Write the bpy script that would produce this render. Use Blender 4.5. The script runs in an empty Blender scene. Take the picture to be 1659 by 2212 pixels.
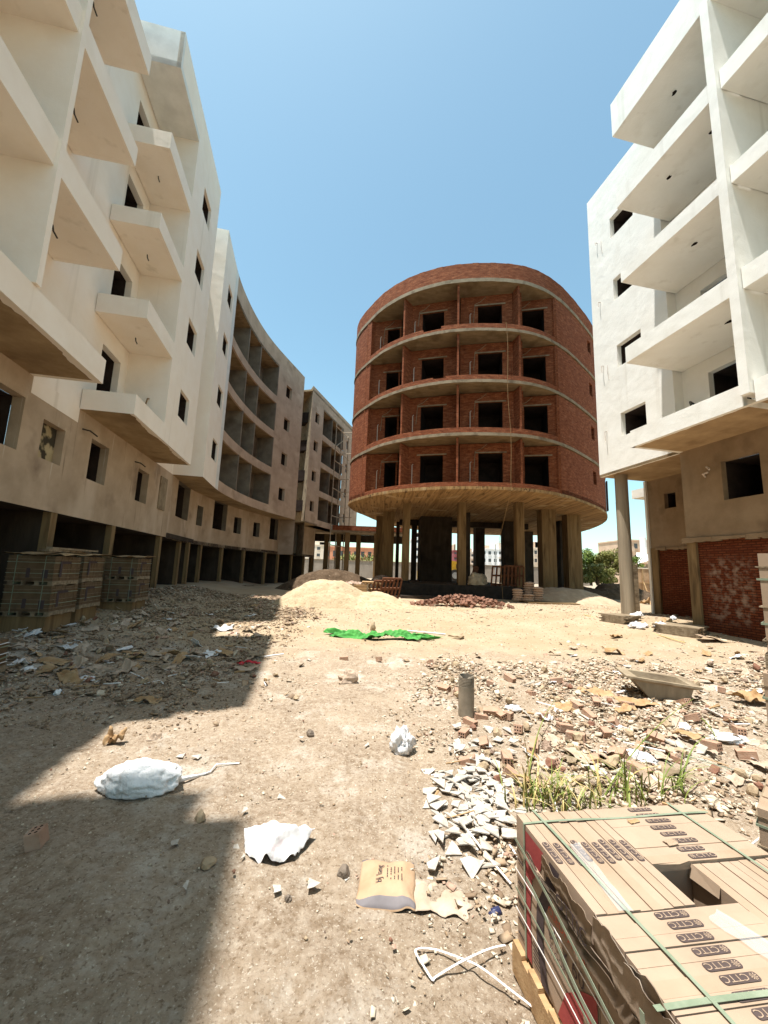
import bpy, bmesh, math, random
import numpy as np
from mathutils import Vector, Matrix
random.seed(7); RS = np.random.RandomState(11)
SC = bpy.context.scene; COL = SC.collection
R = math.radians

# ------------------------------------------------------------------ camera
CAM_H = 2.2
PITCH = math.atan2(126, 844); ROLL = R(2.03); FPX = 844.0
cd = Vector((0, math.cos(PITCH), math.sin(PITCH)))
u0 = Vector((0, -math.sin(PITCH), math.cos(PITCH))); r0 = Vector((1, 0, 0))
cr = r0*math.cos(ROLL) + u0*math.sin(ROLL); cu = u0*math.cos(ROLL) - r0*math.sin(ROLL)
cam_d = bpy.data.cameras.new('camera'); cam = bpy.data.objects.new('camera', cam_d); COL.objects.link(cam)
cam_d.sensor_fit = 'AUTO'; cam_d.sensor_width = 36; cam_d.lens = FPX/2212*36
cam_d.clip_start = 0.05; cam_d.clip_end = 3000
M = Matrix((( cr.x, cu.x, -cd.x, 0), (cr.y, cu.y, -cd.y, 0), (cr.z, cu.z, -cd.z, CAM_H), (0, 0, 0, 1)))
cam.matrix_world = M
SC.camera = cam

def ray(x, y):
    return cr*((x-829.5)/FPX) - cu*((y-1106.)/FPX) + cd
def at_z(x, y, z):
    v = ray(x, y); t = (z-CAM_H)/v.z; return Vector((v.x*t, v.y*t, z))
def at_Y(x, y, Y):
    v = ray(x, y); t = Y/v.y; return Vector((v.x*t, Y, CAM_H+v.z*t))

# plan frame of the two white blocks: s runs along the street, n to the right
AZ = R(-11.146)
ES = Vector((math.sin(AZ), math.cos(AZ))); EN = Vector((math.cos(AZ), -math.sin(AZ)))
def S(s, n): return Vector((ES.x*s+EN.x*n, ES.y*s+EN.y*n))
def S3(s, n, z): p = S(s, n); return Vector((p.x, p.y, z))

def sstep(a, b, x):
    t = np.clip((np.asarray(x, float)-a)/(b-a), 0, 1); return t*t*(3-2*t)
_perm = RS.rand(256, 256)
def vnoise(x, y):
    x = np.asarray(x, float); y = np.asarray(y, float)
    xi = np.floor(x).astype(int); yi = np.floor(y).astype(int); fx = x-xi; fy = y-yi
    fx = fx*fx*(3-2*fx); fy = fy*fy*(3-2*fy)
    g = lambda i, j: _perm[i % 256, j % 256]
    return (g(xi, yi)*(1-fx)+g(xi+1, yi)*fx)*(1-fy)+(g(xi, yi+1)*(1-fx)+g(xi+1, yi+1)*fx)*fy-0.5
def fbm(x, y, o=4):
    r = 0; a = 1.
    for i in range(o): r = r+a*vnoise(x*2**i+17*i, y*2**i+31*i); a *= .5
    return r
def zg(x, y):
    x = np.asarray(x, float); y = np.asarray(y, float)
    s = ES.x*x+ES.y*y; n = EN.x*x+EN.y*y
    z = 0.55*sstep(8, 20, y)
    z = z+0.40*sstep(-3.5, -6.8, n)*sstep(2, 9, s)*(1-sstep(60, 90, y))
    z = z+0.40*sstep(8.5, 12.8, n)*sstep(2, 8, s)*(1-0.75*sstep(11.5, 17, s))
    z = z+0.10*fbm(x*.45, y*.45, 3)*(1-sstep(14, 17, y)*.6)+.02*fbm(x*1.9, y*1.9, 3)
    return z
def zgf(x, y): return float(zg(x, y))
def G(x, y, dz=0.):
    z = 0.0
    for i in range(14):
        p = at_z(x, y, z+dz); z = .5*z+.5*zgf(p.x, p.y)
    p = at_z(x, y, z+dz); return Vector((p.x, p.y, zgf(p.x, p.y)))

# ------------------------------------------------------------------ mesh builder
class MB:
    def __init__(s): s.v = []; s.f = []; s.m = []; s.uv = []
    def poly(s, pts, m=0, uv=None):
        pts = [Vector(p) for p in pts]; i = len(s.v); s.v += pts; s.f.append(tuple(range(i, i+len(pts)))); s.m.append(m)
        if uv is None:
            nn = Vector((0, 0, 0))
            for k in range(len(pts)):
                a = pts[k]; b = pts[(k+1) % len(pts)]
                nn += Vector(((a.y-b.y)*(a.z+b.z), (a.z-b.z)*(a.x+b.x), (a.x-b.x)*(a.y+b.y)))
            if nn.length > 0: nn.normalize()
            if abs(nn.z) > .7: uv = [(p.x, p.y) for p in pts]
            else:
                t = Vector((-nn.y, nn.x, 0))
                if t.length > 0: t.normalize()
                uv = [(p.dot(t), p.z) for p in pts]
        s.uv.append(uv); return s
    def quad(s, a, b, c, d, m=0, uv=None): return s.poly((a, b, c, d), m, uv)
    def obox(s, c, ax, ay, az, m=0):
        c, ax, ay, az = map(Vector, (c, ax, ay, az)); P = lambda i, j, k: c+ax*i+ay*j+az*k
        for q in (((-1,-1,-1),(-1,1,-1),(1,1,-1),(1,-1,-1)), ((-1,-1,1),(1,-1,1),(1,1,1),(-1,1,1)),
                  ((-1,-1,-1),(1,-1,-1),(1,-1,1),(-1,-1,1)), ((1,1,-1),(-1,1,-1),(-1,1,1),(1,1,1)),
                  ((-1,1,-1),(-1,-1,-1),(-1,-1,1),(-1,1,1)), ((1,-1,-1),(1,1,-1),(1,1,1),(1,-1,1))):
            s.poly([P(*k) for k in q], m)
        return s
    def box(s, lo, hi, m=0):
        lo = Vector(lo); hi = Vector(hi); h = (hi-lo)/2
        return s.obox((lo+hi)/2, (h.x,0,0), (0,h.y,0), (0,0,h.z), m)
    def sbox(s, s0, s1, n0, n1, z0, z1, m=0):       # box in the street frame
        c = S3((s0+s1)/2, (n0+n1)/2, (z0+z1)/2)
        return s.obox(c, Vector((EN.x,EN.y,0))*abs(n1-n0)/2, Vector((ES.x,ES.y,0))*abs(s1-s0)/2, (0,0,abs(z1-z0)/2), m)
    def tube(s, pts, r, seg=8, m=0, cap=True):
        pts = [Vector(p) for p in pts]; n = len(pts); rs = r if isinstance(r, (list, tuple)) else [r]*n
        rings = []; prev = None
        for i, p in enumerate(pts):
            t = (pts[min(i+1, n-1)]-pts[max(i-1, 0)])
            t = t.normalized() if t.length > 1e-9 else Vector((0,0,1))
            if prev is None:
                a = Vector((0,0,1)) if abs(t.z) < .9 else Vector((1,0,0)); x = t.cross(a).normalized()
            else:
                x = prev-t*prev.dot(t); x = x.normalized() if x.length > 1e-6 else t.orthogonal().normalized()
            prev = x; y = t.cross(x)
            rings.append([p+(x*math.cos(2*math.pi*k/seg)+y*math.sin(2*math.pi*k/seg))*rs[i] for k in range(seg)])
        for i in range(n-1):
            for k in range(seg):
                k2 = (k+1) % seg; s.poly((rings[i][k], rings[i][k2], rings[i+1][k2], rings[i+1][k]), m)
        if cap: s.poly(rings[0][::-1], m); s.poly(rings[-1], m)
        return s
    def ribbon(s, pts, w, th=.002, m=0, up=None):    # flat strap
        pts = [Vector(p) for p in pts]; n = len(pts); U = up or Vector((0,0,1)); L = []
        for i, p in enumerate(pts):
            t = (pts[min(i+1,n-1)]-pts[max(i-1,0)]).normalized(); x = t.cross(U)
            x = x.normalized() if x.length > 1e-5 else t.orthogonal().normalized(); y = x.cross(t)
            L.append((p-x*w/2, p+x*w/2, p+x*w/2+y*th, p-x*w/2+y*th))
        for i in range(n-1):
            for k in range(4):
                k2 = (k+1) % 4; s.poly((L[i][k], L[i][k2], L[i+1][k2], L[i+1][k]), m)
        s.poly(L[0][::-1], m); s.poly(L[-1], m); return s
    def strip(s, O, I, z0, z1, m=0, caps=True, top=True, bottom=True, mb=None):   # prism between two plan polylines
        n = len(O); u = 0; m2 = m if mb is None else mb
        for i in range(n-1):
            a, b, c, d = O[i], O[i+1], I[i+1], I[i]; l = (b-a).length
            A = lambda p, z: Vector((p[0], p[1], z))
            s.quad(A(a,z0), A(b,z0), A(b,z1), A(a,z1), m, [(u,z0),(u+l,z0),(u+l,z1),(u,z1)])
            s.quad(A(c,z0), A(d,z0), A(d,z1), A(c,z1), m, [(u+l,z0),(u,z0),(u,z1),(u+l,z1)])
            if top: s.quad(A(a,z1), A(b,z1), A(c,z1), A(d,z1), m)
            if bottom: s.quad(A(d,z0), A(c,z0), A(b,z0), A(a,z0), m2)
            u += l
        if caps:
            A = lambda p, z: Vector((p[0], p[1], z))
            s.quad(A(I[0],z0), A(O[0],z0), A(O[0],z1), A(I[0],z1), m); s.quad(A(O[-1],z0), A(I[-1],z0), A(I[-1],z1), A(O[-1],z1), m)
        return s
    def wall(s, p0, p1, z0, z1, holes=(), m=0, uoff=0):   # single sheet with rectangular openings (u along p0->p1)
        p0 = Vector(p0); p1 = Vector(p1); L = (p1-p0).length; d = (p1-p0)/L
        us = sorted({0., L, *[h[0] for h in holes], *[h[1] for h in holes]}); zs = sorted({z0, z1, *[h[2] for h in holes], *[h[3] for h in holes]})
        us = [u for u in us if -1e-6 <= u <= L+1e-6]; zs = [z for z in zs if z0-1e-6 <= z <= z1+1e-6]
        for i in range(len(us)-1):
            for j in range(len(zs)-1):
                uc = (us[i]+us[i+1])/2; zc = (zs[j]+zs[j+1])/2
                if any(h[0] < uc < h[1] and h[2] < zc < h[3] for h in holes): continue
                q = [(us[i],zs[j]), (us[i+1],zs[j]), (us[i+1],zs[j+1]), (us[i],zs[j+1])]
                s.poly([(p0.x+d.x*a, p0.y+d.y*a, b) for a, b in q], m, [(a+uoff, b) for a, b in q])
        return s
    def build(s, name, mats, parent=None, smooth=False, loc=None):
        if not isinstance(mats, (list, tuple)): mats = [mats]
        if loc is not None: L = Vector(loc)
        elif parent is not None: L = Vector(parent['_w'])
        else: L = Vector((0,0,0))
        me = bpy.data.meshes.new(name); me.from_pydata([tuple(p-L) for p in s.v], [], s.f)
        for k in mats: me.materials.append(k)
        me.polygons.foreach_set('material_index', s.m)
        uvl = me.uv_layers.new(name='UVMap'); uvl.data.foreach_set('uv', [c for f in s.uv for q in f for c in q])
        if smooth: me.polygons.foreach_set('use_smooth', [True]*len(s.f))
        me.update(); o = bpy.data.objects.new(name, me); COL.objects.link(o)
        if parent is not None:
            o.parent = parent
            if loc is not None: o.location = Vector(loc)-Vector(parent['_w'])
            o['_w'] = tuple(L)
        else: o.location = L; o['_w'] = tuple(L)
        return o

def tag(o, label=None, cat=None, group=None, kind=None):
    for k, v in (('label',label), ('category',cat), ('group',group), ('kind',kind)):
        if v: o[k] = v
    return o
def thing(name, label, cat, loc=(0,0,0), group=None):
    o = bpy.data.objects.new(name, None); COL.objects.link(o); o.location = loc; o['_w'] = tuple(loc); o.empty_display_size = .2
    return tag(o, label, cat, group)
def copy_tree(o, parent=None):
    c = o.copy(); COL.objects.link(c)
    if parent is not None: c.parent = parent
    for ch in [k for k in o.children if k.name in bpy.data.objects]: copy_tree(ch, c)
    return c
def merge(o, d=.0006):
    bm = bmesh.new(); bm.from_mesh(o.data); bmesh.ops.remove_doubles(bm, verts=bm.verts, dist=d); bm.to_mesh(o.data); bm.free(); return o
# ------------------------------------------------------------------ materials
def lin(c):
    return tuple(((v/12.92) if v <= .04045 else ((v+.055)/1.055)**2.4) for v in c)
def newmat(name):
    m = bpy.data.materials.new(name); m.use_nodes = True; nt = m.node_tree; b = nt.nodes['Principled BSDF']
    return m, nt, b
def mk(name, c1, c2, scale=1.5, rough=.9, stains=(), bump=.15, bscale=30, stretch=(1,1,1), spec=.25, detail=8, lo=.35, hi=.65, bdist=.02, bump2=None):
    """two-tone noisy surface; stains = [(colour, scale, low, high, stretch)]"""
    m, nt, b = newmat(name); N = nt.nodes; L = nt.links
    tc = N.new('ShaderNodeTexCoord'); mp = N.new('ShaderNodeMapping'); mp.inputs['Scale'].default_value = stretch
    L.new(tc.outputs['Object'], mp.inputs[0])
    n1 = N.new('ShaderNodeTexNoise'); n1.inputs['Scale'].default_value = scale; n1.inputs['Detail'].default_value = detail; n1.inputs['Roughness'].default_value = .62
    L.new(mp.outputs[0], n1.inputs[0])
    r = N.new('ShaderNodeValToRGB'); r.color_ramp.elements[0].position = lo; r.color_ramp.elements[1].position = hi
    r.color_ramp.elements[0].color = (*c1, 1); r.color_ramp.elements[1].color = (*c2, 1); L.new(n1.outputs[0], r.inputs[0])
    out = r.outputs[0]
    for k, st in enumerate(stains):
        c, sc, a, z = st[:4]
        mp2 = N.new('ShaderNodeMapping'); mp2.inputs['Scale'].default_value = st[4] if len(st) > 4 else (1,1,1); mp2.inputs['Location'].default_value = (3.1*k+1, 7.7*k, 1.3*k)
        L.new(tc.outputs['Object'], mp2.inputs[0])
        n2 = N.new('ShaderNodeTexNoise'); n2.inputs['Scale'].default_value = sc; n2.inputs['Detail'].default_value = 6; L.new(mp2.outputs[0], n2.inputs[0])
        mr = N.new('ShaderNodeMapRange'); mr.inputs[1].default_value = a; mr.inputs[2].default_value = z; L.new(n2.outputs[0], mr.inputs[0])
        mx = N.new('ShaderNodeMix'); mx.data_type = 'RGBA'; L.new(mr.outputs[0], mx.inputs[0]); L.new(out, mx.inputs[6]); mx.inputs[7].default_value = (*c, 1); out = mx.outputs[2]
    L.new(out, b.inputs['Base Color']); b.inputs['Roughness'].default_value = rough; b.inputs['Specular IOR Level'].default_value = spec
    if bump:
        n3 = N.new('ShaderNodeTexNoise'); n3.inputs['Scale'].default_value = bscale; n3.inputs['Detail'].default_value = 6; n3.inputs['Roughness'].default_value = .6
        L.new(mp.outputs[0], n3.inputs[0])
        bp = N.new('ShaderNodeBump'); bp.inputs['Strength'].default_value = bump; bp.inputs['Distance'].default_value = bdist; L.new(n3.outputs[0], bp.inputs['Height'])
        if bump2:
            n4 = N.new('ShaderNodeTexNoise'); n4.inputs['Scale'].default_value = bump2[0]; n4.inputs['Detail'].default_value = 5; L.new(mp.outputs[0], n4.inputs[0])
            b2 = N.new('ShaderNodeBump'); b2.inputs['Strength'].default_value = bump2[1]; b2.inputs['Distance'].default_value = bump2[2]
            L.new(n4.outputs[0], b2.inputs['Height']); L.new(bp.outputs[0], b2.inputs['Normal']); L.new(b2.outputs[0], b.inputs['Normal'])
        else: L.new(bp.outputs[0], b.inputs['Normal'])
    return m
def brickmat(name, c1, c2, mortar, dark, bump=.6, ms=.012, pale_patch=None):
    m, nt, b = newmat(name); N = nt.nodes; L = nt.links
    uv = N.new('ShaderNodeUVMap'); uv.uv_map = 'UVMap'
    t = N.new('ShaderNodeTexBrick'); L.new(uv.outputs[0], t.inputs[0])
    t.inputs['Scale'].default_value = 1; t.inputs['Brick Width'].default_value = .25; t.inputs['Row Height'].default_value = .078; t.inputs['Mortar Size'].default_value = ms
    t.inputs['Mortar Smooth'].default_value = .3; t.inputs['Bias'].default_value = -.1
    t.inputs['Color1'].default_value = (*c1,1); t.inputs['Color2'].default_value = (*c2,1); t.inputs['Mortar'].default_value = (*mortar,1)
    mp = N.new('ShaderNodeMapping'); mp.inputs['Scale'].default_value = (4,12.8,1); L.new(uv.outputs[0], mp.inputs[0])
    n = N.new('ShaderNodeTexNoise'); n.inputs['Scale'].default_value = .62; n.inputs['Detail'].default_value = 4; n.inputs['Roughness'].default_value = .8; L.new(mp.outputs[0], n.inputs[0])
    mr = N.new('ShaderNodeMapRange'); mr.inputs[1].default_value = .40; mr.inputs[2].default_value = .66; L.new(n.outputs[0], mr.inputs[0])
    mx = N.new('ShaderNodeMix'); mx.data_type = 'RGBA'; L.new(mr.outputs[0], mx.inputs[0]); L.new(t.outputs[0], mx.inputs[6]); mx.inputs[7].default_value = (*dark,1)
    out = mx.outputs[2]
    n2 = N.new('ShaderNodeTexNoise'); n2.inputs['Scale'].default_value = .5; n2.inputs['Detail'].default_value = 5; L.new(uv.outputs[0], n2.inputs[0])
    mr2 = N.new('ShaderNodeMapRange'); mr2.inputs[1].default_value = .45; mr2.inputs[2].default_value = .8; mr2.inputs[4].default_value = .45; L.new(n2.outputs[0], mr2.inputs[0])
    mx2 = N.new('ShaderNodeMix'); mx2.data_type = 'RGBA'; L.new(mr2.outputs[0], mx2.inputs[0]); L.new(out, mx2.inputs[6]); mx2.inputs[7].default_value = (*[v*.62 for v in c1],1); out = mx2.outputs[2]
    n7 = N.new('ShaderNodeTexNoise'); n7.inputs['Scale'].default_value = 1.5; n7.inputs['Detail'].default_value = 8; n7.inputs['Roughness'].default_value = .7; L.new(uv.outputs[0], n7.inputs[0])
    mr7 = N.new('ShaderNodeMapRange'); mr7.inputs[1].default_value = .56; mr7.inputs[2].default_value = .72; mr7.inputs[4].default_value = .55; L.new(n7.outputs[0], mr7.inputs[0])
    mx7 = N.new('ShaderNodeMix'); mx7.data_type = 'RGBA'; L.new(mr7.outputs[0], mx7.inputs[0]); L.new(out, mx7.inputs[6]); mx7.inputs[7].default_value = (c2[0]*.95, c2[1]*1.25, c2[2]*1.6, 1); out = mx7.outputs[2]
    if pale_patch:                                    # pale noisy patch with a shape of its own (uv box)
        sx = N.new('ShaderNodeSeparateXYZ'); L.new(uv.outputs[0], sx.inputs[0]); prod = None
        for ax, (a0, a1) in ((0, pale_patch[0]), (1, pale_patch[1])):
            for a, e in ((a0, a0+.35), (a1, a1-.35)):
                q = N.new('ShaderNodeMapRange'); q.inputs[1].default_value = a; q.inputs[2].default_value = e; L.new(sx.outputs[ax], q.inputs[0])
                if prod is None: prod = q.outputs[0]
                else:
                    mm = N.new('ShaderNodeMath'); mm.operation = 'MULTIPLY'; L.new(prod, mm.inputs[0]); L.new(q.outputs[0], mm.inputs[1]); prod = mm.outputs[0]
        n5 = N.new('ShaderNodeTexNoise'); n5.inputs['Scale'].default_value = 5; n5.inputs['Detail'].default_value = 7; L.new(uv.outputs[0], n5.inputs[0])
        q = N.new('ShaderNodeMapRange'); q.inputs[1].default_value = .46; q.inputs[2].default_value = .68; q.inputs[4].default_value = .55; L.new(n5.outputs[0], q.inputs[0])
        mm = N.new('ShaderNodeMath'); mm.operation = 'MULTIPLY'; L.new(prod, mm.inputs[0]); L.new(q.outputs[0], mm.inputs[1])
        mx3 = N.new('ShaderNodeMix'); mx3.data_type = 'RGBA'; L.new(mm.outputs[0], mx3.inputs[0]); L.new(out, mx3.inputs[6]); mx3.inputs[7].default_value = (.40,.31,.23,1); out = mx3.outputs[2]
    L.new(out, b.inputs['Base Color']); b.inputs['Roughness'].default_value = .92; b.inputs['Specular IOR Level'].default_value = .15
    bp = N.new('ShaderNodeBump'); bp.inputs['Strength'].default_value = bump; bp.inputs['Distance'].default_value = .015; bp.invert = True
    ad = N.new('ShaderNodeMath'); ad.operation = 'MULTIPLY_ADD'; L.new(n.outputs[0], ad.inputs[0]); ad.inputs[1].default_value = .8; L.new(t.outputs[1], ad.inputs[2])
    L.new(ad.outputs[0], bp.inputs['Height']); L.new(bp.outputs[0], b.inputs['Normal'])
    return m
def plain(name, c, rough=.6, spec=.4, bump=0, bscale=40, metal=0, trans=0):
    m = mk(name, tuple(v*.88 for v in c), tuple(min(1, v*1.1) for v in c), 6, rough, bump=bump, bscale=bscale, spec=spec)
    b = m.node_tree.nodes['Principled BSDF']; b.inputs['Metallic'].default_value = metal
    if trans: b.inputs['Transmission Weight'].default_value = trans
    return m
MT = {}
MT['white'] = mk('cream_white_plaster', (0.852,0.747,0.627), (0.888,0.798,0.692), 1.2, .9, [((0.794,0.694,0.578), .7, .58, .8), ((0.731,0.638,0.523), .35, .62, .75, (6,6,.25))], .14, 45, bump2=(1.672,0.365,0.055))
MT['white_r'] = mk('white_plaster_patchy', (.80,.765,.69), (.85,.82,.75), 1.0, .9, [((.75,.71,.63), 1.3, .58, .75, (1,1,.4)), ((.70,.66,.58), .35, .62, .75, (6,6,.25))], .2, 30, bump2=(1.6,.4,.06))
MT['white_new'] = mk('grey_white_skim', (.66,.645,.60), (.76,.745,.70), 1.6, .9, [((.60,.58,.54), 1.1, .55, .75)], .14, 40)
MT['render'] = mk('brown_cement_render', (0.370,0.274,0.186), (0.470,0.355,0.251), 1.1, .95, [((0.560,0.442,0.335), .55, .56, .72, (1,1,.35)), ((0.250,0.178,0.121), .8, .58, .74)  , ((.52,.43,.33), 1.3, .655, .71, (7,7,.22)), ((.20,.14,.09), 1.0, .64, .74, (5,5,.3))], .22, 35)
MT['render_r'] = mk('shaded_cement_render', (.225,.155,.092), (.30,.215,.135), 1.1, .95, [((.36,.27,.18), .55, .58, .74, (1,1,.35)), ((.15,.10,.06), .8, .56, .74)], .25, 30)  # darker copy of the brown render, podium shade put into its colour
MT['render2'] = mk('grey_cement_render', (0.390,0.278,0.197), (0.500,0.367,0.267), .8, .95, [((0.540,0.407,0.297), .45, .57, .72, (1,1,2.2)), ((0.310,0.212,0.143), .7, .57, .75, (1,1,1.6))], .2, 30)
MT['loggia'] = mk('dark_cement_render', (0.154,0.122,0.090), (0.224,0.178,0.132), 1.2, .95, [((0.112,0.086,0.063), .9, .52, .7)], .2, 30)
MT['soffit'] = mk('raw_concrete_soffit', (.29,.195,.105), (.42,.30,.17), 1.4, .95, [((.23,.15,.08), .8, .55, .7)], .25, 14, (1,1,1))
MT['board'] = mk('board_marked_concrete', (0.187,0.104,0.040), (0.391,0.240,0.101), 1.0, .95, [((0.093,0.050,0.020), 5, .56, .70, (1.6,.16,1)), ((0.527,0.400,0.230), .6, .6, .75)], .7, 1.3, (7,.22,1), bdist=.06)
MT['ceil'] = mk('loggia_concrete_ceiling', (0.204,0.143,0.077), (0.286,0.205,0.116), 1.0, .95, [((0.150,0.102,0.052), 1.2, .5, .7)], .4, 2, (1.5,4,1))
MT['slab'] = mk('concrete_slab_edge', (0.226,0.174,0.113), (0.318,0.251,0.168), 2.5, .95, [((0.150,0.108,0.069), 2, .52, .7)], .4, 22)
MT['concrete'] = mk('raw_concrete', (0.163,0.101,0.046), (0.244,0.161,0.077), 1.6, .95, [((0.096,0.059,0.028), 1.1, .55, .7, (3,3,.5))], .3, 22, (4,4,.35))
MT['conc_shade'] = mk('shaded_bare_concrete', (.035,.024,.016), (.065,.046,.032), 1.3, .95, [((.02,.014,.01), .9, .5, .7)], .3, 12, (2,2,.4))  # darker copy of raw concrete with undercroft shade put into its colour
MT['conc_grey'] = mk('grey_round_concrete', (0.239,0.193,0.135), (0.332,0.272,0.196), 1.2, .95, [((0.188,0.146,0.098), 1, .55, .75, (6,6,.3))], .2, 20, (5,5,.3))
MT['room'] = mk('unlit_bare_room', (.02,.012,.009), (.04,.026,.02), 2, .98, bump=.1)  # near-black colour stands in for the unlit depth of the rooms
MT['bitumen'] = mk('bitumen_coat', (.014,.011,.009), (.035,.028,.022), 3, .8, bump=.3, bscale=20)
MT['brick'] = brickmat('red_brick_facade', (.27,.074,.029), (.41,.142,.062), (.18,.085,.046), (.12,.031,.013))
MT['brick_raw'] = brickmat('red_brick_infill', (0.153,0.037,0.014), (0.216,0.065,0.026), (0.025,0.011,0.006), (0.086,0.019,0.007), .8, .014, ((17.3,18.9),(.8,3.1)))
MT['brickbit'] = mk('broken_red_brick', (0.174,0.078,0.048), (0.245,0.128,0.084), 5, .95, [((0.227,0.165,0.119), 3, .56, .75)], .4, 40)
MT['brick_holes'] = mk('hollow_clay_brick', (0.331,0.192,0.125), (0.432,0.275,0.191), 6, .95, [((0.446,0.346,0.261), 4, .5, .7)], .3, 40)
MT['hole'] = plain('black_hole', (.015,.01,.008), .95, .1)
MT['sand'] = mk('pale_heap_sand', (0.399,0.299,0.183), (0.493,0.386,0.254), 2.5, .98, [((0.306,0.216,0.129), 7, .58, .70)], .8, 14, spec=.1, bdist=.06)
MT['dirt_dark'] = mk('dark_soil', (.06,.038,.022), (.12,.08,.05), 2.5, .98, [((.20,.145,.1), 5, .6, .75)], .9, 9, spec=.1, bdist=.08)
MT['rubble_pink'] = mk('pinkish_rubble', (0.270,0.175,0.124), (0.450,0.336,0.254), 4, .98, [((0.562,0.476,0.390), 6, .57, .68), ((0.135,0.077,0.052), 5, .58, .68)], .9, 8, spec=.1, bdist=.1)
MT['card'] = mk('brown_cardboard', (0.296,0.208,0.138), (0.346,0.248,0.170), 4, .85, [((0.257,0.177,0.112), 3, .6, .8)], .06, 60)
MT['card2'] = mk('kraft_box_edge', (0.316,0.224,0.155), (0.365,0.264,0.186), 4, .85, [((0.276,0.193,0.128), 2.2, .56, .75)], bump=.05, bscale=60)
MT['card_shade'] = mk('shaded_cardboard', (0.093,0.057,0.029), (0.143,0.093,0.052), 4, .9, [((0.056,0.033,0.017), 3, .55, .75)], .15, 30)  # carton brown darkened to carry the deep shade of the left stacks
MT['card_dk'] = mk('weathered_cardboard', (0.288,0.168,0.075), (0.418,0.277,0.151), 5, .9, [((0.202,0.112,0.046), 4, .55, .75)], .3, 25)
MT['card_fold'] = mk('sun_bleached_cardboard', (0.347,0.252,0.175), (0.466,0.362,0.275), 4, .9, [((0.253,0.172,0.113), 5, .58, .7)], .3, 20)
MT['red'] = plain('red_print', (0.306,0.054,0.050), .8, .2)
MT['black'] = plain('black_print', (.065,.045,.045), .8, .2)
MT['brown_ink'] = plain('brown_print', (0.072,0.051,0.045), .85, .2)
MT['red_ink'] = plain('orange_red_ink', (.52,.10,.05), .85, .2)
MT['strap'] = mk('green_plastic_strap', (.165,.20,.13), (.24,.27,.19), 8, .45, bump=.05, bscale=50, spec=.5)
MT['strap_w'] = plain('white_plastic_strap', (.80,.76,.72), .45, .5)
MT['wood'] = mk('pale_pine_board', (0.320,0.191,0.087), (0.440,0.288,0.149), 2, .85, [((0.216,0.115,0.050), 3, .55, .75)], .3, 8, (1,8,8))
MT['wood_dk'] = mk('weathered_timber', (0.165,0.119,0.071), (0.300,0.231,0.152), 2, .9, [((0.090,0.059,0.034), 3, .55, .7)], .5, 8, (1,6,6))
MT['wood_red'] = mk('reddish_old_timber', (0.090,0.032,0.015), (0.153,0.063,0.029), 2, .9, [((0.054,0.019,0.009), 3, .55, .7)], .4, 8, (1,6,6))
MT['pole'] = mk('scaffold_pole_wood', (.30,.22,.15), (.46,.36,.26), 3, .9, bump=.3, bscale=12)
MT['plastic_w'] = mk('white_plastic_film', (0.665,0.646,0.632), (0.760,0.746,0.731), 5, .3, bump=.9, bscale=9, spec=.5, bdist=.04, bump2=(30,.6,.012))
MT['sack_w'] = mk('white_woven_sack', (.62,.59,.57), (.70,.68,.66), 6, .55, [((.60,.47,.47), 9, .60, .70)], .5, 12, spec=.4, bdist=.02)
MT['paper'] = mk('kraft_paper_sack', (0.372,0.240,0.139), (0.420,0.284,0.177), 5, .8, [((0.312,0.196,0.113), 4, .58, .75)], .35, 14, bdist=.02)
MT['paper_grey'] = plain('grey_sack_band', (.16,.14,.14), .7, .3)
MT['green'] = mk('green_cloth', (0.036,0.195,0.030), (0.072,0.300,0.053), 7, .7, bump=.4, bscale=18, spec=.3)
MT['redcloth'] = mk('red_cloth', (.42,.018,.03), (.55,.04,.05), 7, .7, bump=.4, bscale=18)
MT['tile'] = mk('white_tile_shard', (0.340,0.295,0.240), (0.510,0.465,0.400), 7, .5, [((0.289,0.224,0.160), 6, .55, .7)], bump=.05, spec=.4)
MT['stone'] = mk('limestone_lump', (0.308,0.221,0.136), (0.434,0.332,0.215), 5, .95, [((0.210,0.137,0.081), 4, .57, .72)], .5, 22)
MT['stone_dk'] = mk('dark_mortar_lump', (.13,.10,.075), (.24,.19,.145), 8, .98, bump=.9, bscale=26, bdist=.03)
MT['pipe'] = mk('dirty_grey_pipe', (.20,.165,.12), (.34,.285,.215), 3, .7, [((.13,.10,.075), 4, .55, .72), ((.42,.36,.29), 5, .6, .7, (4,4,.5))], .15, 30)
MT['cem'] = mk('cement_sack_paper', (0.340,0.216,0.143), (0.442,0.296,0.203), 6, .85, bump=.4, bscale=12)
MT['tarp'] = mk('khaki_tarp', (.30,.24,.16), (.45,.37,.26), 5, .7, bump=.4, bscale=10)
MT['rope'] = plain('yellow_rope', (0.252,0.156,0.072), .8, .2)
MT['conduit'] = plain('pale_conduit', (.55,.47,.40), .6, .3)
MT['conduit_dk'] = plain('dark_conduit', (.03,.025,.02), .5, .4)
MT['leaf'] = mk('green_leaves', (0.056,0.102,0.014), (0.175,0.228,0.036), 1.6, .6, [((0.312,0.324,0.084), 2.2, .6, .72)], 0)
MT['leaf2'] = mk('olive_leaves', (0.102,0.115,0.024), (0.276,0.265,0.077), 1.6, .6, [((0.432,0.380,0.143), 2.2, .58, .70)], 0)
MT['bark'] = mk('bark', (.10,.07,.045), (.18,.13,.09), 8, .95, bump=.5, bscale=20)
MT['grass'] = mk('reed_grass', (.11,.16,.028), (.22,.25,.06), 4, .6, [((.38,.32,.13), 5, .58, .7)], 0)
MT['grass_dry'] = mk('dry_grass', (.42,.31,.12), (.56,.44,.20), 4, .8, bump=0)
MT['far_white'] = mk('far_white_paint', (.74,.72,.70), (.84,.82,.80), .4, .9, bump=0)
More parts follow.
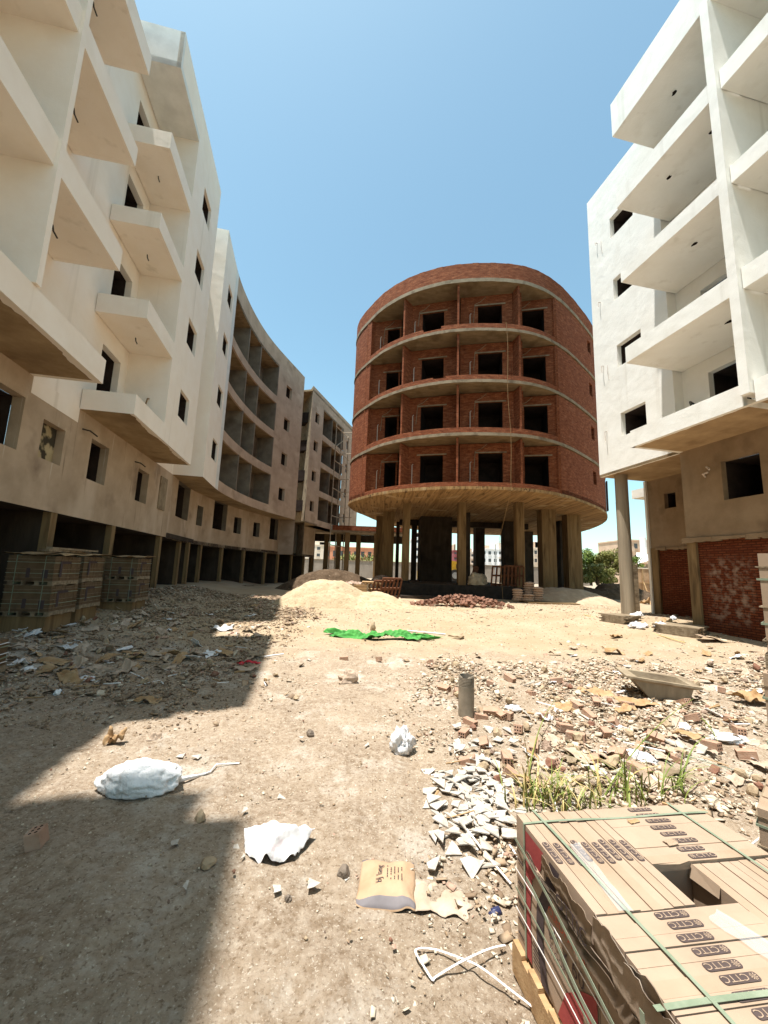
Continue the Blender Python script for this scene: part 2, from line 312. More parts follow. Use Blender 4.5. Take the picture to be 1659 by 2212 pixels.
MT['far_beige'] = mk('far_beige_paint', (.66,.54,.42), (.76,.64,.52), .4, .9, bump=0)
MT['far_tan'] = mk('far_tan_paint', (.55,.38,.26), (.64,.46,.33), .4, .9, bump=0)
MT['far_red'] = mk('far_dark_red_paint', (.20,.05,.06), (.28,.08,.08), .4, .9, bump=0)
MT['far_orange'] = mk('far_orange_paint', (.55,.22,.12), (.64,.29,.17), .4, .9, bump=0)
MT['far_wall'] = mk('boundary_wall_render', (.26,.215,.175), (.34,.29,.24), .6, .95, [((.20,.16,.13), .3, .5, .7)], 0)
MT['glass'] = plain('dark_window_glass', (.06,.06,.065), .2, .5)
MT['yellow'] = plain('yellow_machine_paint', (.62,.36,.03), .5, .4)
MT['rubber'] = plain('tyre_rubber', (.03,.027,.025), .8, .3)
MT['metal'] = plain('galvanised_metal', (.42,.42,.42), .45, .5, metal=.6)
MT['roofw'] = mk('white_corrugated_roof', (.72,.70,.66), (.82,.80,.76), 2, .7, bump=0)
MT['skin'] = plain('skin', (.30,.16,.10), .6, .3)
MT['shirt'] = plain('pale_blue_shirt', (.45,.52,.62), .8, .2)
MT['trousers'] = plain('dark_trousers', (.05,.05,.06), .8, .2)
MT['hair'] = plain('black_hair', (.015,.012,.01), .6, .3)
MT['film'] = mk('thin_clear_film', (.8,.8,.8), (.9,.9,.9), 6, .15, bump=.4, bscale=20, spec=.5, bdist=.01); MT['film'].node_tree.nodes['Principled BSDF'].inputs['Alpha'].default_value = .10
MT['clearbag'] = mk('cloudy_clear_film', (.70,.68,.66), (.85,.84,.83), 6, .25, bump=.5, bscale=20, spec=.5)
# ------------------------------------------------------------------ building pieces
def V2(x, y): return Vector((x, y))
def window(parent, p0, d, inn, u0, u1, za, zb, mw, depth=.28, room=2.2, name='window', wide=.0):
    """an unglazed opening: reveal and the bare room seen through it"""
    p0 = Vector(p0[:2]); d = Vector(d[:2]).normalized(); i = Vector(inn[:2]).normalized()
    P = lambda u, w, z: Vector((*(p0+d*u+i*w), z)); m = MB()
    m.quad(P(u0,0,za), P(u1,0,za), P(u1,depth,za), P(u0,depth,za), 0); m.quad(P(u0,depth,zb), P(u1,depth,zb), P(u1,0,zb), P(u0,0,zb), 0)
    m.quad(P(u0,0,za), P(u0,depth,za), P(u0,depth,zb), P(u0,0,zb), 0); m.quad(P(u1,depth,za), P(u1,0,za), P(u1,0,zb), P(u1,depth,zb), 0)
    a0, a1, b0, b1 = u0-wide, u1+wide, za-(.0 if wide == 0 else .5), zb+(.0 if wide == 0 else .2); e = depth+.004
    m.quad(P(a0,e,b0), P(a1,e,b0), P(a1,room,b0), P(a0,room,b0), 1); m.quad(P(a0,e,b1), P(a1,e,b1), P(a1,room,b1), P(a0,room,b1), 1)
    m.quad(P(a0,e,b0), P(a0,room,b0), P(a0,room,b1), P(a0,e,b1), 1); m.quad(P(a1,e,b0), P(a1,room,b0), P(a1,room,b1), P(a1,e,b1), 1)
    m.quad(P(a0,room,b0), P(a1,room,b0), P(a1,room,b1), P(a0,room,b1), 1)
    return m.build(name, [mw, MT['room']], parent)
def offs(poly, d):          # offset an open plan polyline to its left (d>0) seen along the line
    out = []
    for k, p in enumerate(poly):
        a = poly[max(k-1,0)]; b = poly[min(k+1,len(poly)-1)]; t = (b-a).normalized(); out.append(p+Vector((-t.y,t.x))*d)
    return out
def resample(poly, step):
    out = [poly[0]]
    for a, b in zip(poly, poly[1:]):
        n = max(1, int(round((b-a).length/step)))
        out += [a.lerp(b, (k+1)/n) for k in range(n)]
    return out
def smooth_poly(P, sub=5):
    out = []; n = len(P)
    for i in range(n-1):
        p0, p1, p2, p3 = P[max(i-1,0)], P[i], P[i+1], P[min(i+2,n-1)]
        for k in range(sub):
            t = k/sub; out.append(.5*((2*p1)+(p2-p0)*t+(2*p0-5*p1+4*p2-p3)*t*t+(3*p1-p0-3*p2+p3)*t**3))
    out.append(P[-1].copy()); return out
def balcony(parent, O, I, zb, slab, ptop, ms, mp, mceil, th=.13, rail_ends=(False, False)):
    m = MB().strip(O, I, zb, zb+slab, 0, mb=1); b = m.build('balcony', [ms, mceil], parent)
    inner = []
    for k, p in enumerate(O):
        q = I[k]; inner.append(p+(q-p).normalized()*th)
    m = MB().strip([p+(p-i).normalized()*.002 for p, i in zip(O, I)], inner, zb-.004, ptop, 0)
    for e, k in ((rail_ends[0],0), (rail_ends[1],-1)):
        if e:
            d = (O[1]-O[0]).normalized() if k == 0 else (O[-2]-O[-1]).normalized(); a = O[k]-d*.002; c = I[k]-d*.002
            m.strip([a, c], [a+d*th, c+d*th], zb-.007, ptop-.003, 0)
    m.build('parapet', mp, b); return b

# ================================================================== LEFT WHITE BLOCK
ZB = [6.8, 10.1, 13.45, 16.65]; PT = [7.45, 10.75, 14.05, 17.3]; RB, RT = 20.1, 21.72
NW = -7.08; NO = -5.57
L1 = thing('apartment_building', 'white plastered apartment building with cantilevered balconies, nearest on the left', 'building', S3(14, -10, 0))
sd = ES.copy(); inl = -EN            # inward for the left side
Lw = lambda s, n: S(s, n)
# podium storey: one rendered wall with windows
wins = [(10.0-1.2,10.85,4.8,6.15), (11.62,12.6,4.85,5.9), (14.0,15.17,4.8,6.15), (17.74,18.9,4.73,6.1), (6.2,7.4,4.8,6.15), (2.2,3.4,4.8,6.15)]
m = MB().wall(Lw(-10,NW), Lw(20.2,NW), 3.5, 6.8, [(a+10,b+10,c,d) for a,b,c,d in wins], 0)
m.wall(Lw(20.2,NW), Lw(21.9,NW), 3.5, 6.8, [], 0)
m.build('podium_wall', MT['render'], L1)
for k, (a,b,c,d) in enumerate(wins):
    if k == 1:      # blocked up with rough board
        q = MB().quad(S3(a,NW-.22,c), S3(b,NW-.22,c), S3(b,NW-.22,d), S3(a,NW-.22,d), 0)
        for aa, bb in ((a,a),(b,b)): q.quad(S3(aa,NW,c), S3(aa,NW-.22,c), S3(aa,NW-.22,d), S3(aa,NW,d), 1)
        q.quad(S3(a,NW,c), S3(b,NW,c), S3(b,NW-.22,c), S3(a,NW-.22,c), 1); q.quad(S3(a,NW,d), S3(b,NW,d), S3(b,NW-.22,d), S3(a,NW-.22,d), 1)
        q.build('boarded_window', [mk('stained_board', (.34,.26,.14), (.44,.35,.2), 2, .9, [((.05,.04,.025), 2.6, .52, .6)]), MT['render']], L1)
    else: window(L1, Lw(0,NW), ES, inl, a, b, c, d, MT['render'])
m = MB().sbox(20.25, 21.15, NW, NW+.05, 4.75, 6.35, 0); m.build('patch_panel', MT['slab'], L1)
# deep wall-like columns of the open ground floor, ceiling slab, back wall
for s in (2.2, 5.6, 9.2, 12.73, 16.34, 21.35, 26.4):
    MB().sbox(s-.13, s+.13, NW-2.3, NW-.22, .2, 3.498).build('column', MT['conc_shade'], L1); MB().sbox(s-.14, s+.14, NW-.22, NW-.015, .2, 3.499).build('pillar', MT['concrete'], L1)  # deep side has shade in its colour, front edge keeps the plain concrete
m = MB(); m.sbox(-10, 27.5, -17, NW-.004, 3.5, 3.74, 0); m.build('ground_floor_slab', MT['conc_shade'], L1)
m = MB().wall(Lw(-10,-13.5), Lw(40,-13.5), -.5, 3.5, [(10+32.0-2.8,10+32.0+1.4,1.1,3.05)], 0); m.build('back_wall', MT['conc_shade'], L1)
# upper storeys: back wall of the balconies (doors), recess walls, block wall with windows
door_s = (13.85, 15.15)
doors = [(door_s[0], door_s[1], z+.2, z+2.62) for z in ZB]
ndoors = [(a, a+1.5, z+.2, z+2.62) for z in ZB for a in (9.0, 5.4, 2.0, -3)]
m = MB().wall(Lw(-10,NW-.02), Lw(15.65,NW-.02), 6.8, RT-.35, [(a+10,b+10,c,d) for a,b,c,d in doors+ndoors], 0)
m.wall(Lw(19.47,NW-.02), Lw(21.9,NW-.02), 6.8, RT-.3, [], 0)
m.sbox(10.985, 13.095, NW-.05, NW+.01, 6.35, 6.81, 0)        # the white skim runs down a little over the podium
m.build('facade_wall', MT['white'], L1)
for a,b,c,d in doors: window(L1, Lw(0,NW-.02), ES, inl, a, b, c, d, MT['white'], .22, 2.4, 'doorway')
for a,b,c,d in ndoors[:8]: window(L1, Lw(0,NW-.02), ES, inl, a, b, c, d, MT['white'], .22, 2.4, 'doorway')
bw = [(16.98,18.25,z+1.5,z+2.68) for z in ZB]
m = MB().wall(Lw(15.65,NO), Lw(19.47,NO), 6.8, RT, [(a-15.65,b-15.65,c,d) for a,b,c,d in bw], 0)
m.wall(Lw(19.47,NO), Lw(19.47,NW-.02), 6.8, RT, [], 0)
m.wall(Lw(15.65,NW-.02), Lw(15.65,NO), 6.8, RT, [], 0)
m.sbox(15.65, 19.47, -17, NO-.003, RT-.7, RT-.5)
m.sbox(13.1, 19.47, NO-.16, NO-.004, RB+.004, RT-.003)
m.build('block_wall', MT['white'], L1)
for a,b,c,d in bw: window(L1, Lw(0,NO), ES, inl, a, b, c, d, MT['white'], .13)
# ragged white skim strip along the underside edge
def ragged(s0, s1, n0, w, z, mat, parent, name='plaster_edge', seed=1):
    rr = random.Random(seed); n = int((s1-s0)/.12)+1; m = MB(); P = []
    for k in range(n+1):
        s = s0+(s1-s0)*k/n; P.append((s, w*(.75+.4*rr.random()+.35*math.sin(s*2.1+seed))))
    for (a,wa),(b,wb) in zip(P, P[1:]): m.quad(S3(a,n0,z), S3(b,n0,z), S3(b,n0-wb,z), S3(a,n0-wa,z))
    return m.build(name, mat, parent)
m = MB(); m.sbox(13.1, 19.47, NW, NO-.004, 6.792, 6.797); m.build('underside_slab', MT['soffit'], L1)
ragged(13.1, 19.47, NO, .14, 6.787, MT['white'], L1, seed=2); ragged(5.2, 10.98, -5.5, .16, 6.79, MT['white'], L1, seed=5)
# small loggia balconies of the block
for z, t in list(zip(ZB, PT)):
    balcony(L1, [Lw(13.1,NO), Lw(15.65,NO)], [Lw(13.1,NW), Lw(15.65,NW)], z, .22, t, MT['white'], MT['white'], MT['soffit'] if z < 7 else MT['white'], rail_ends=(True,False))
m = MB().sbox(13.1, 15.65, NW, NO, RB, RB+.25); m.sbox(13.1, 13.24, -9, NO-.001, RB+.002, RT-.001); m.build('roof_slab', MT['white_new'], L1)
# long balconies of the near unit
for z, t in zip(ZB, PT):
    balcony(L1, [Lw(5.2,-5.5), Lw(10.98,-5.5)], [Lw(5.2,NW), Lw(10.98,NW)], z, .22, t, MT['white'], MT['white'], MT['soffit'] if z < 7 else MT['white'], rail_ends=(True,True))
MB().sbox(-10, 2.95, NW-.01, NO, 6.8, RT).build('block_wall', MT['white'], L1); MB().sbox(-10, 2.45, NO+.002, -5.12, RB, RT-.002).build('roof_canopy', MT['white'], L1)
m = MB().sbox(5.2, 10.98, NW, -5.5, RB, RB+.25); m.sbox(5.2, 10.98, -5.66, -5.499, RB+.001, RT); m.sbox(10.84, 10.982, NW, -5.5, RB+.002, RT-.002); m.build('roof_slab', MT['white'], L1)
for s in (8.06,):
    MB().sbox(s, s+.15, NW, -5.43, 7.47, RB-.002).build('partition_wall', MT['white'], L1)
m = MB().sbox(-10, 21.9, -17.2, -16.9, 3.5, RT-.4); m.sbox(-10, 15.64, -17, NW-.02, RT-.6, RT-.38); m.sbox(-10.2,-9.98,-17,NW,0,RT-.4); m.sbox(19.48, 21.89, -17, NW-.03, RT-.62, RT-.3); m.build('roof', MT['slab'], L1)
# short bent conduit ends in the plaster
def wire(parent, pts, r=.02, mat='conduit_dk'): return MB().tube(pts, r, 5).build('conduit', MT[mat], parent)
for z in ZB[:3]:
    wire(L1, [S3(15.63,-6.2,z+1.55), S3(15.5,-6.2,z+1.5), S3(15.45,-6.22,z+1.25)], .025, 'rope')
    wire(L1, [S3(14.3,-6.35,z+3.22), S3(14.3,-6.33,z+3.1), S3(14.36,-6.3,z+3.02)], .02)
    wire(L1, [S3(9.6,-6.35,z+3.22), S3(9.62,-6.33,z+3.08), S3(9.75,-6.3,z+3.0)], .02)
for s in (13.4, 17.3): wire(L1, [S3(s,NW,6.25), S3(s+.05,NW+.2,6.22), S3(s+.25,NW+.32,6.12)], .025)

# ================================================================== CURVED GREY BLOCK
CP = [V2(-9.73,20.4), V2(-10.15,22.45), V2(-10.42,23.9), V2(-10.58,25.4), V2(-10.64,27.0), V2(-10.62,28.4), V2(-10.52,29.9), V2(-10.32,31.4), V2(-10.02,32.9), V2(-9.6,34.6), V2(-9.15,36.3), V2(-8.7,38.1)]
CO = smooth_poly(CP, 3); CI = offs(CO, 1.6); CBK = offs(CO, 8)
def cut(poly, y0, y1):
    def at(y):
        for a, b in zip(poly, poly[1:]):
            if a.y <= y <= b.y: return a.lerp(b, (y-a.y)/max(1e-9,(b.y-a.y)))
        return poly[-1].copy() if y > poly[-1].y else poly[0].copy()
    return [at(y0)]+[p for p in poly if y0+1e-4 < p.y < y1-1e-4]+[at(y1)]
L2 = thing('apartment_building', 'curved grey rendered building with rows of open loggias beyond the left white one', 'building', (-12, 30, 0))
LOG0, LOG1 = 24.0, 33.2; D1, D2 = 27.5, 29.9
def cwall(m, y0, y1, z0, z1, holes=(), mi=0, poly=CO):
    P = cut(poly, y0, y1); u = 0
    for a, b in zip(P, P[1:]):
        l = (b-a).length
        m.wall(a, b, z0, z1, [(max(h[0]-u,0), min(h[1]-u,l), h[2], h[3]) for h in holes if h[1] > u+1e-6 and h[0] < u+l-1e-6], mi, uoff=u); u += l
    return m
def seg_len(y0, y1, poly=CO): P = cut(poly, y0, y1); return sum((b-a).length for a, b in zip(P, P[1:]))
# white painted first bay + grey left pier
m = MB(); hs = []
w0 = 1.3; w1 = 2.6
for z in ZB: hs.append((w0, w1, z+1.45, z+2.62))
cwall(m, 20.4, 23.35, 6.8, RT, hs, 0)
A0 = CO[0]; nn = offs(CO, 1.55)[0]; m.wall(nn, A0, 6.8, RT, [], 0)
m.build('painted_bay', MT['white'], L2)
P = cut(CO, 20.4, 23.35); dd = (P[-1]-P[0]).normalized()
for h in hs: window(L2, P[0], dd, Vector((-dd.y, dd.x)), *h, MT['white'], .10)
# skim edge where the white paint stops: irregular overlap onto the grey
m = MB(); cwall(m, 23.35, LOG0, 6.8, RT, [], 0); m.build('pier', MT['white_new'], L2)
m = MB(); cwall(m, LOG0, LOG1, RB, RT, [], 0); rl = seg_len(LOG1, 38.1); rh = [(1.55,2.62,z+1.38,z+2.55) for z in ZB]
cwall(m, LOG1, 38.1, 6.8, RT, rh, 0)
E1 = CO[-1]; m.wall(E1, offs(CO, 8)[-1], 3.4, RT, [], 0)
m.build('facade_wall', MT['render2'], L2)
P = cut(CO, LOG1, 38.1)
def at_len(P, u):
    for a, b in zip(P, P[1:]):
        l = (b-a).length
        if u <= l: return a+(b-a)*(u/l), (b-a).normalized()
        u -= l
    return P[-1], (P[-1]-P[-2]).normalized()
for h in rh:
    a, d = at_len(P, h[0]); b, _ = at_len(P, h[1]); d = (b-a).normalized()
    window(L2, a, d, Vector((-d.y,d.x)), 0, (b-a).length, h[2], h[3], MT['render2'], .25)
Oc, Ic = cut(CO, LOG0, LOG1), None
Ic = [p+Vector((-(Oc[min(k+1,len(Oc)-1)]-Oc[max(k-1,0)]).normalized().y, (Oc[min(k+1,len(Oc)-1)]-Oc[max(k-1,0)]).normalized().x))*1.55 for k, p in enumerate(Oc)]
for z, t in zip(ZB, PT): balcony(L2, Oc, Ic, z, .22, t, MT['render2'], MT['render2'], MT['soffit'] if z < 7 else MT['ceil'])
MB().strip(Oc, Ic, RB, RB+.2, 0).build('roof_slab', MT['ceil'], L2)
m = MB()
hl = sum((b-a).length for a, b in zip(Ic, Ic[1:]))
hd = [(u, u+1.3, z+.22, z+2.5) for z in ZB for u in (1.0, 4.0, 7.2)]
u = 0
for a, b in zip(Ic, Ic[1:]):
    l = (b-a).length; m.wall(a, b, 6.8, RB, [(max(h[0]-u,0), min(h[1]-u,l), h[2], h[3]) for h in hd if h[1] > u and h[0] < u+l], 0, uoff=u); u += l
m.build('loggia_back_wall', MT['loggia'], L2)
for h in hd:
    a, d = at_len(Ic, h[0]); b, _ = at_len(Ic, h[1]); d = (b-a).normalized(); window(L2, a, d, Vector((-d.y,d.x)), 0, (b-a).length, h[2], h[3], MT['loggia'], .2, 2, 'doorway')
for yy in (LOG0+.001, D1, D2, LOG1-.001):
    a = cut(CO, yy, yy+.3)[0]; b = cut(CO, yy, yy+.3)[1]; t = (b-a).normalized(); nrm = Vector((-t.y,t.x)); w = .07
    for z, z2 in zip(ZB, ZB[1:]+[RB]):
        c = a+nrm*.78; m = MB(); m.obox((c.x,c.y,(z+.22+z2)/2), Vector((*nrm,0))*.765, Vector((*t,0))*w, (0,0,(z2-z-.22)/2-.002)); m.build('partition_wall', MT['loggia'], L2)
m = MB().strip(CO, offs(CO, 1.75), 6.788, 6.796, 0); m.build('underside_slab', MT['soffit'], L2)
m = MB().strip(CI, CBK, RT-.6, RT-.35, 0); m.strip(CBK, offs(CO,8.2), 3.4, RT-.4, 0); m.build('roof', MT['slab'], L2)
# podium storey under the curve
PW = [S(21.9,NW)]+[p for p in offs(CO, 1.62) if p.y > 22.2]; PW = PW+[V2(-9.6,41.5), V2(-8.2,47)]
PWs = [PW[0]]; 
for p in PW[1:]:
    if (p-PWs[-1]).length > .3: PWs.append(p)
TL = sum((b-a).length for a, b in zip(PWs, PWs[1:]))
ph = [(1.35,3.85,4.78,6.78), (5.3,6.2,4.7,6.0), (7.9,10.0,4.75,6.78), (11.2,12.3,4.75,6.05), (14.2,15.2,4.75,6.0), (16.9,18.4,4.75,6.78), (20.3,21.2,4.8,6.0), (23.3,24.2,4.8,6.0)]
m = MB(); u = 0
for a, b in zip(PWs, PWs[1:]):
    l = (b-a).length; m.wall(a, b, 3.45, 6.8, [(max(h[0]-u,0), min(h[1]-u,l), h[2], h[3]) for h in ph if h[1] > u+1e-6 and h[0] < u+l-1e-6], 0, uoff=u); u += l
m.build('podium_wall', MT['render'], L2)
for h in ph:
    a, d = at_len(PWs, h[0]); b, _ = at_len(PWs, h[1]); d = (b-a).normalized(); window(L2, a, d, Vector((-d.y,d.x)), 0, (b-a).length, h[2], h[3], MT['loggia'], .35, 2)
for u in (3.2, 6.6, 9.9, 13.2, 16.6, 19.0, 22.0, 25.0):
    a, d = at_len(PWs, u); nrm = Vector((-d.y,d.x)); c = a+nrm*1.1
    MB().obox((c.x,c.y,1.85), Vector((*nrm,0))*.98, Vector((*d,0))*.12, (0,0,1.598)).build('column', MT['conc_shade'], L2); c = a+nrm*.115; MB().obox((c.x,c.y,1.85), Vector((*nrm,0))*.1, Vector((*d,0))*.13, (0,0,1.599)).build('pillar', MT['concrete'], L2)  # same split: shade-coloured depth, plain concrete front edge
m = MB().strip(PWs, offs(PWs, 7), 3.45, 3.68, 0); m.build('ground_floor_slab', MT['conc_shade'], L2)
m = MB().strip(offs(PWs,6.2), offs(PWs,6.4), -.3, 3.44, 0); m.build('back_wall', MT['conc_shade'], L2)

# ================================================================== SCAFFOLDED BLOCK (third of the row)
L3 = thing('apartment_building', 'grey rendered building with timber scaffolding, farthest of the left row', 'building', (-7, 45, 0))
a3 = V2(-8.12,39.9); d3 = V2(3.38,12.3).normalized(); n3 = V2(-d3.y,d3.x); Q3 = lambda u, w=0.: a3+d3*u+n3*w
wz = [(.95,1.95,z+1.35,z+2.5) for z in ZB]; wz2 = [(10.6,11.3,z+1.35,z+2.5) for z in ZB]
m = MB().wall(Q3(0), Q3(3.0), 6.8, RT, wz, 0); m.wall(Q3(3.0), Q3(9.4), RB, RT, [], 0); m.wall(Q3(9.4), Q3(16), 6.8, RT, [(a-9.4,b-9.4,c,d) for a,b,c,d in wz2], 0)
e3 = V2(-.436,.9); m.wall(a3+e3*9, a3, 3.4, RT, [], 1); m.build('facade_wall', [MT['render2'], MT['slab']], L3)
for h in wz+wz2: window(L3, a3, d3, n3, *h, MT['render2'], .25)
for z, t in zip(ZB, PT): balcony(L3, [Q3(3), Q3(9.4)], [Q3(3,1.5), Q3(9.4,1.5)], z, .22, t, MT['render2'], MT['render2'], MT['ceil'])
m = MB().strip([Q3(3), Q3(9.4)], [Q3(3,1.5), Q3(9.4,1.5)], RB, RB+.2, 0); m.build('roof_slab', MT['ceil'], L3)
dz = [(u,u+1.4,z+.25,z+2.5) for z in ZB for u in (4.0, 7.2)]
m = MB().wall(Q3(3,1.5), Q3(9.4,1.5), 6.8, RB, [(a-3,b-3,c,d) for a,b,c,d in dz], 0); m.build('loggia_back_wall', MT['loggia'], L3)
for h in dz: window(L3, Q3(0,1.5), d3, n3, *h, MT['loggia'], .2, 2, 'doorway')
for u in (3.07, 5.75, 9.33):
    for z, z2 in zip(ZB, ZB[1:]+[RB]):
        c = Q3(u,.78); MB().obox((c.x,c.y,(z+.22+z2)/2), Vector((*n3,0))*.74, Vector((*d3,0))*.065, (0,0,(z2-z-.22)/2-.003)).build('partition_wall', MT['loggia'], L3)
m = MB().strip([Q3(0),Q3(16)], [Q3(0,8),Q3(16,8)], RT-.6, RT-.4, 0); m.strip([Q3(0),Q3(16)], [Q3(0,8),Q3(16,8)], 6.8, 6.95, 0); m.strip([Q3(0,8),Q3(16,8)], [Q3(0,8.2),Q3(16,8.2)], 3, RT-.4, 0); m.build('roof', MT['soffit'], L3)
# scaffolding of tied poles
sc = thing('scaffolding', 'rough timber pole scaffolding lashed against the far grey block, left of the brick building', 'scaffolding', (*Q3(7.5,-.5), .5))
rr = random.Random(4)
for u, w in ((6.2,-.35), (8.1,-.3), (10.2,-.35), (9.3,-1.4)):
    p = Q3(u,w); MB().tube([(p.x+rr.uniform(-.1,.1), p.y, .5), (p.x+rr.uniform(-.1,.1), p.y, 10), (p.x+rr.uniform(-.1,.1), p.y, 19.8)], .07, 6).build('pole', MT['pole'], sc)
for z in (5.0, 8.4, 9.9, 11.6, 13.2, 15, 16.5, 19.3):
    a = Q3(5.9,-.4); b = Q3(10.8,-.4); MB().tube([(a.x,a.y,z+rr.uniform(-.1,.1)), (b.x,b.y,z+rr.uniform(-.1,.1))], .05, 5).build('rail', MT['pole'], sc)
for z in (6.5, 8.4, 11.6, 13.2, 16.5, 19.3):
    a = Q3(8.1,-.2); b = Q3(8.7,-1.9); MB().tube([(a.x,a.y,z), (b.x,b.y,z+.1)], .05, 5).build('rail', MT['pole'], sc)
a = Q3(6.0,-.45); b = Q3(10,-.45); MB().tube([(a.x,a.y,16.8), (b.x,b.y,19.4)], .05, 5).build('brace', MT['pole'], sc)

# ================================================================== RIGHT WHITE BLOCK
RZ = [6.8, 10.0, 13.27, 16.47]; RP = [7.4, 10.6, 13.8, 17.1]; RRB, RRT = 19.76, 21.3
NB = 13.12; NR = 11.05
R1 = thing('apartment_building', 'sunlit white apartment building on the right with long balconies and a lone round column', 'building', S3(8, 16, 0))
bw = [(12.65,13.93,z+1.5,z+2.55) for z in RZ]
m = MB().wall(S(11.4,NB), S(15.32,NB), 6.8, RRT, [(a-11.4,b-11.4,c,d) for a,b,c,d in bw], 0)
m.wall(S(15.32,NB), S(15.32,21), 6.8, RRT, [], 0); m.wall(S(11.4,NB), S(11.4,NB+.42), 6.8, RRT, [], 0)
m.sbox(11.4, 15.32, NB+.002, 21, RRT-.6, RRT-.4)
m.build('block_wall', MT['white_r'], R1)
for h in bw: window(R1, S(0,NB), ES, EN, *h, MT['white_r'], .22, 2.2)
doors = [(9.2,10.45,z+.2,z+2.7) for z in RZ]+[(a,a+1.5,z+.2,z+2.6) for z in RZ for a in (5.6, 2.2)]
m = MB().wall(S(-8,NB+.42), S(11.4,NB+.42), 6.8, RRT-.4, [(a+8,b+8,c,d) for a,b,c,d in doors], 0); m.build('facade_wall', MT['white_r'], R1)
for h in doors: window(R1, S(0,NB+.42), ES, EN, *h, MT['white_r'], .22, 2.2, 'doorway')
for z, t in zip(RZ, RP):
    for a, b, zz in ((7.7,11.35,0), (-8,7.42,.0)):
        balcony(R1, [S(a,NR), S(b,NR)], [S(a,NB+.4), S(b,NB+.4)], z, .22, t, MT['white_r'], MT['white_r'], MT['soffit'] if z < 7 else MT['white_r'], rail_ends=(False, b > 11))
m = MB().sbox(-8, 11.35, NR, NB+.4, RRB, RRB+.25); m.sbox(-8, 11.352, NR-.002, NR+.15, RRB-.002, RRT); m.sbox(11.2, 11.353, NR, NB+.42, RRB-.001, RRT-.002); m.sbox(-8, 11.4, NB+.42, 21, RRT-.6, RRT-.4); m.build('roof_canopy', MT['white_r'], R1)
MB().sbox(7.44, 7.68, NR-.14, NB+.42, 7.05, RRB-.004).build('partition_wall', MT['white_r'], R1)
MB().sbox(2.0, 2.2, NR-.1, NB+.42, 7.05, RRB-.004).build('partition_wall', MT['white_r'], R1)
# podium
m = MB().wall(S(-8,NB-.02), S(11.35,NB-.02), 3.62, 6.8, [(8+8.86,8+9.98,4.82,6.1), (8+4.2,8+5.5,4.82,6.1)], 0); m.wall(S(11.35,NB-.02), S(11.35,15.7), .3, 6.8, [], 0)
m.wall(S(11.35,15.7), S(15.35,15.7), 3.6, 6.8, [(13.95-11.35,14.5-11.35,5.38,6.07)], 0); m.wall(S(15.35,15.7), S(15.35,21), 0, 6.8, [], 0)
m.build('podium_wall', MT['render_r'], R1)
for a, b in ((8.86,9.98), (4.2,5.5)): window(R1, S(0,NB-.02), ES, EN, a, b, 4.82, 6.1, MT['render_r'], .2)
window(R1, S(0,15.7), ES, EN, 13.95, 14.5, 5.38, 6.07, MT['render_r'], .2)
m = MB().sbox(11.36, 15.32, NB, 15.8, 6.8, 6.9); m.build('underside_slab', MT['soffit'], R1)
m = MB(); rr = random.Random(3)
def edge_strip(a, b, n0, sgn, w, z, seed):
    rr = random.Random(seed); P = []; N = int((b-a)/.12)+1
    for k in range(N+1): s = a+(b-a)*k/N; P.append((s, w*(.7+.5*rr.random())))
    for (s0,w0),(s1,w1) in zip(P,P[1:]): m.quad(S3(s0,n0,z), S3(s1,n0,z), S3(s1,n0+sgn*w1,z), S3(s0,n0+sgn*w0,z))
edge_strip(-6, 11.35, NR, 1, .14, 6.793, 3); edge_strip(11.4, 15.32, NB, 1, .12, 6.793, 4); m.build('plaster_edge', MT['white_r'], R1)
m = MB().wall(S(-8,NB+.06), S(11.06,NB+.06), .2, 3.62, [], 0); m.build('brick_infill', MT['brick_raw'], R1)
m = MB().wall(S(11.4,15.76), S(15.0,15.76), .2, 3.58, [], 0); m.build('brick_infill', MT['brick_raw'], R1)
for a, b, n in ((11.03,11.352,NB-.03), (5.6,5.95,NB-.03), (15.0,15.352,15.67), (11.42,11.7,15.68)): MB().sbox(a, b, n, n+.4, .2, 3.64).build('column', MT['concrete'], R1)
# torn plaster lip over the brick
m = MB(); rr = random.Random(8); s = -4
while s < 11.3:
    l = rr.uniform(.12,.4); h = rr.uniform(.03,.12); m.sbox(s, s+l, NB-.05-rr.uniform(0,.03), NB+.02, 3.62-h, 3.64+h*.4); s += l*.8
s = 11.8
while s < 15.0:
    l = rr.uniform(.12,.4); h = rr.uniform(.03,.1); m.sbox(s, s+l, 15.66-rr.uniform(0,.03), 15.74, 3.6-h, 3.62+h*.4); s += l*.8
m.build('plaster_lip', MT['render_r'], R1)
MB().sbox(15.352, 15.46, 15.6, 15.75, .5, 6.81).build('corner_bead', MT['white_r'], R1)
MB().sbox(16.2, 17.2, 16.6, 17.6, 6.35, 6.8).build('balcony', MT['white_r'], R1)
c = S(14.75, 13.72)
m = MB(); rr = random.Random(2); seg = 24
for z0, z1, r in ((.3,2.3,.268), (2.3,4.15,.262), (4.15,5.6,.258), (5.6,6.8,.255)):
    m.tube([(c.x,c.y,z0), (c.x,c.y,z1)], r, seg)
m.build('round_column', MT['conc_grey'], R1)
p = S(14.6,13.98); MB().obox((p.x,p.y,1.55), (.1,0,0), (0,.1,0), (0,0,1.25)).build('column_shutter', MT['wood_dk'], R1)
for k, z in enumerate(RZ):      # drip spouts and loose wires beside the block windows
    a = [S3(14.75,NB,z+2.0), S3(14.75,NB-.12,z+1.98), S3(14.72,NB-.13,z+1.55+.1*k)]; wire(R1, a, .018, 'conduit')
    if k % 2: wire(R1, [S3(14.5,NB-.02,z+1.9), S3(14.48,NB-.06,z+1.6), S3(14.45,NB-.03,z+1.2)], .010, 'conduit')
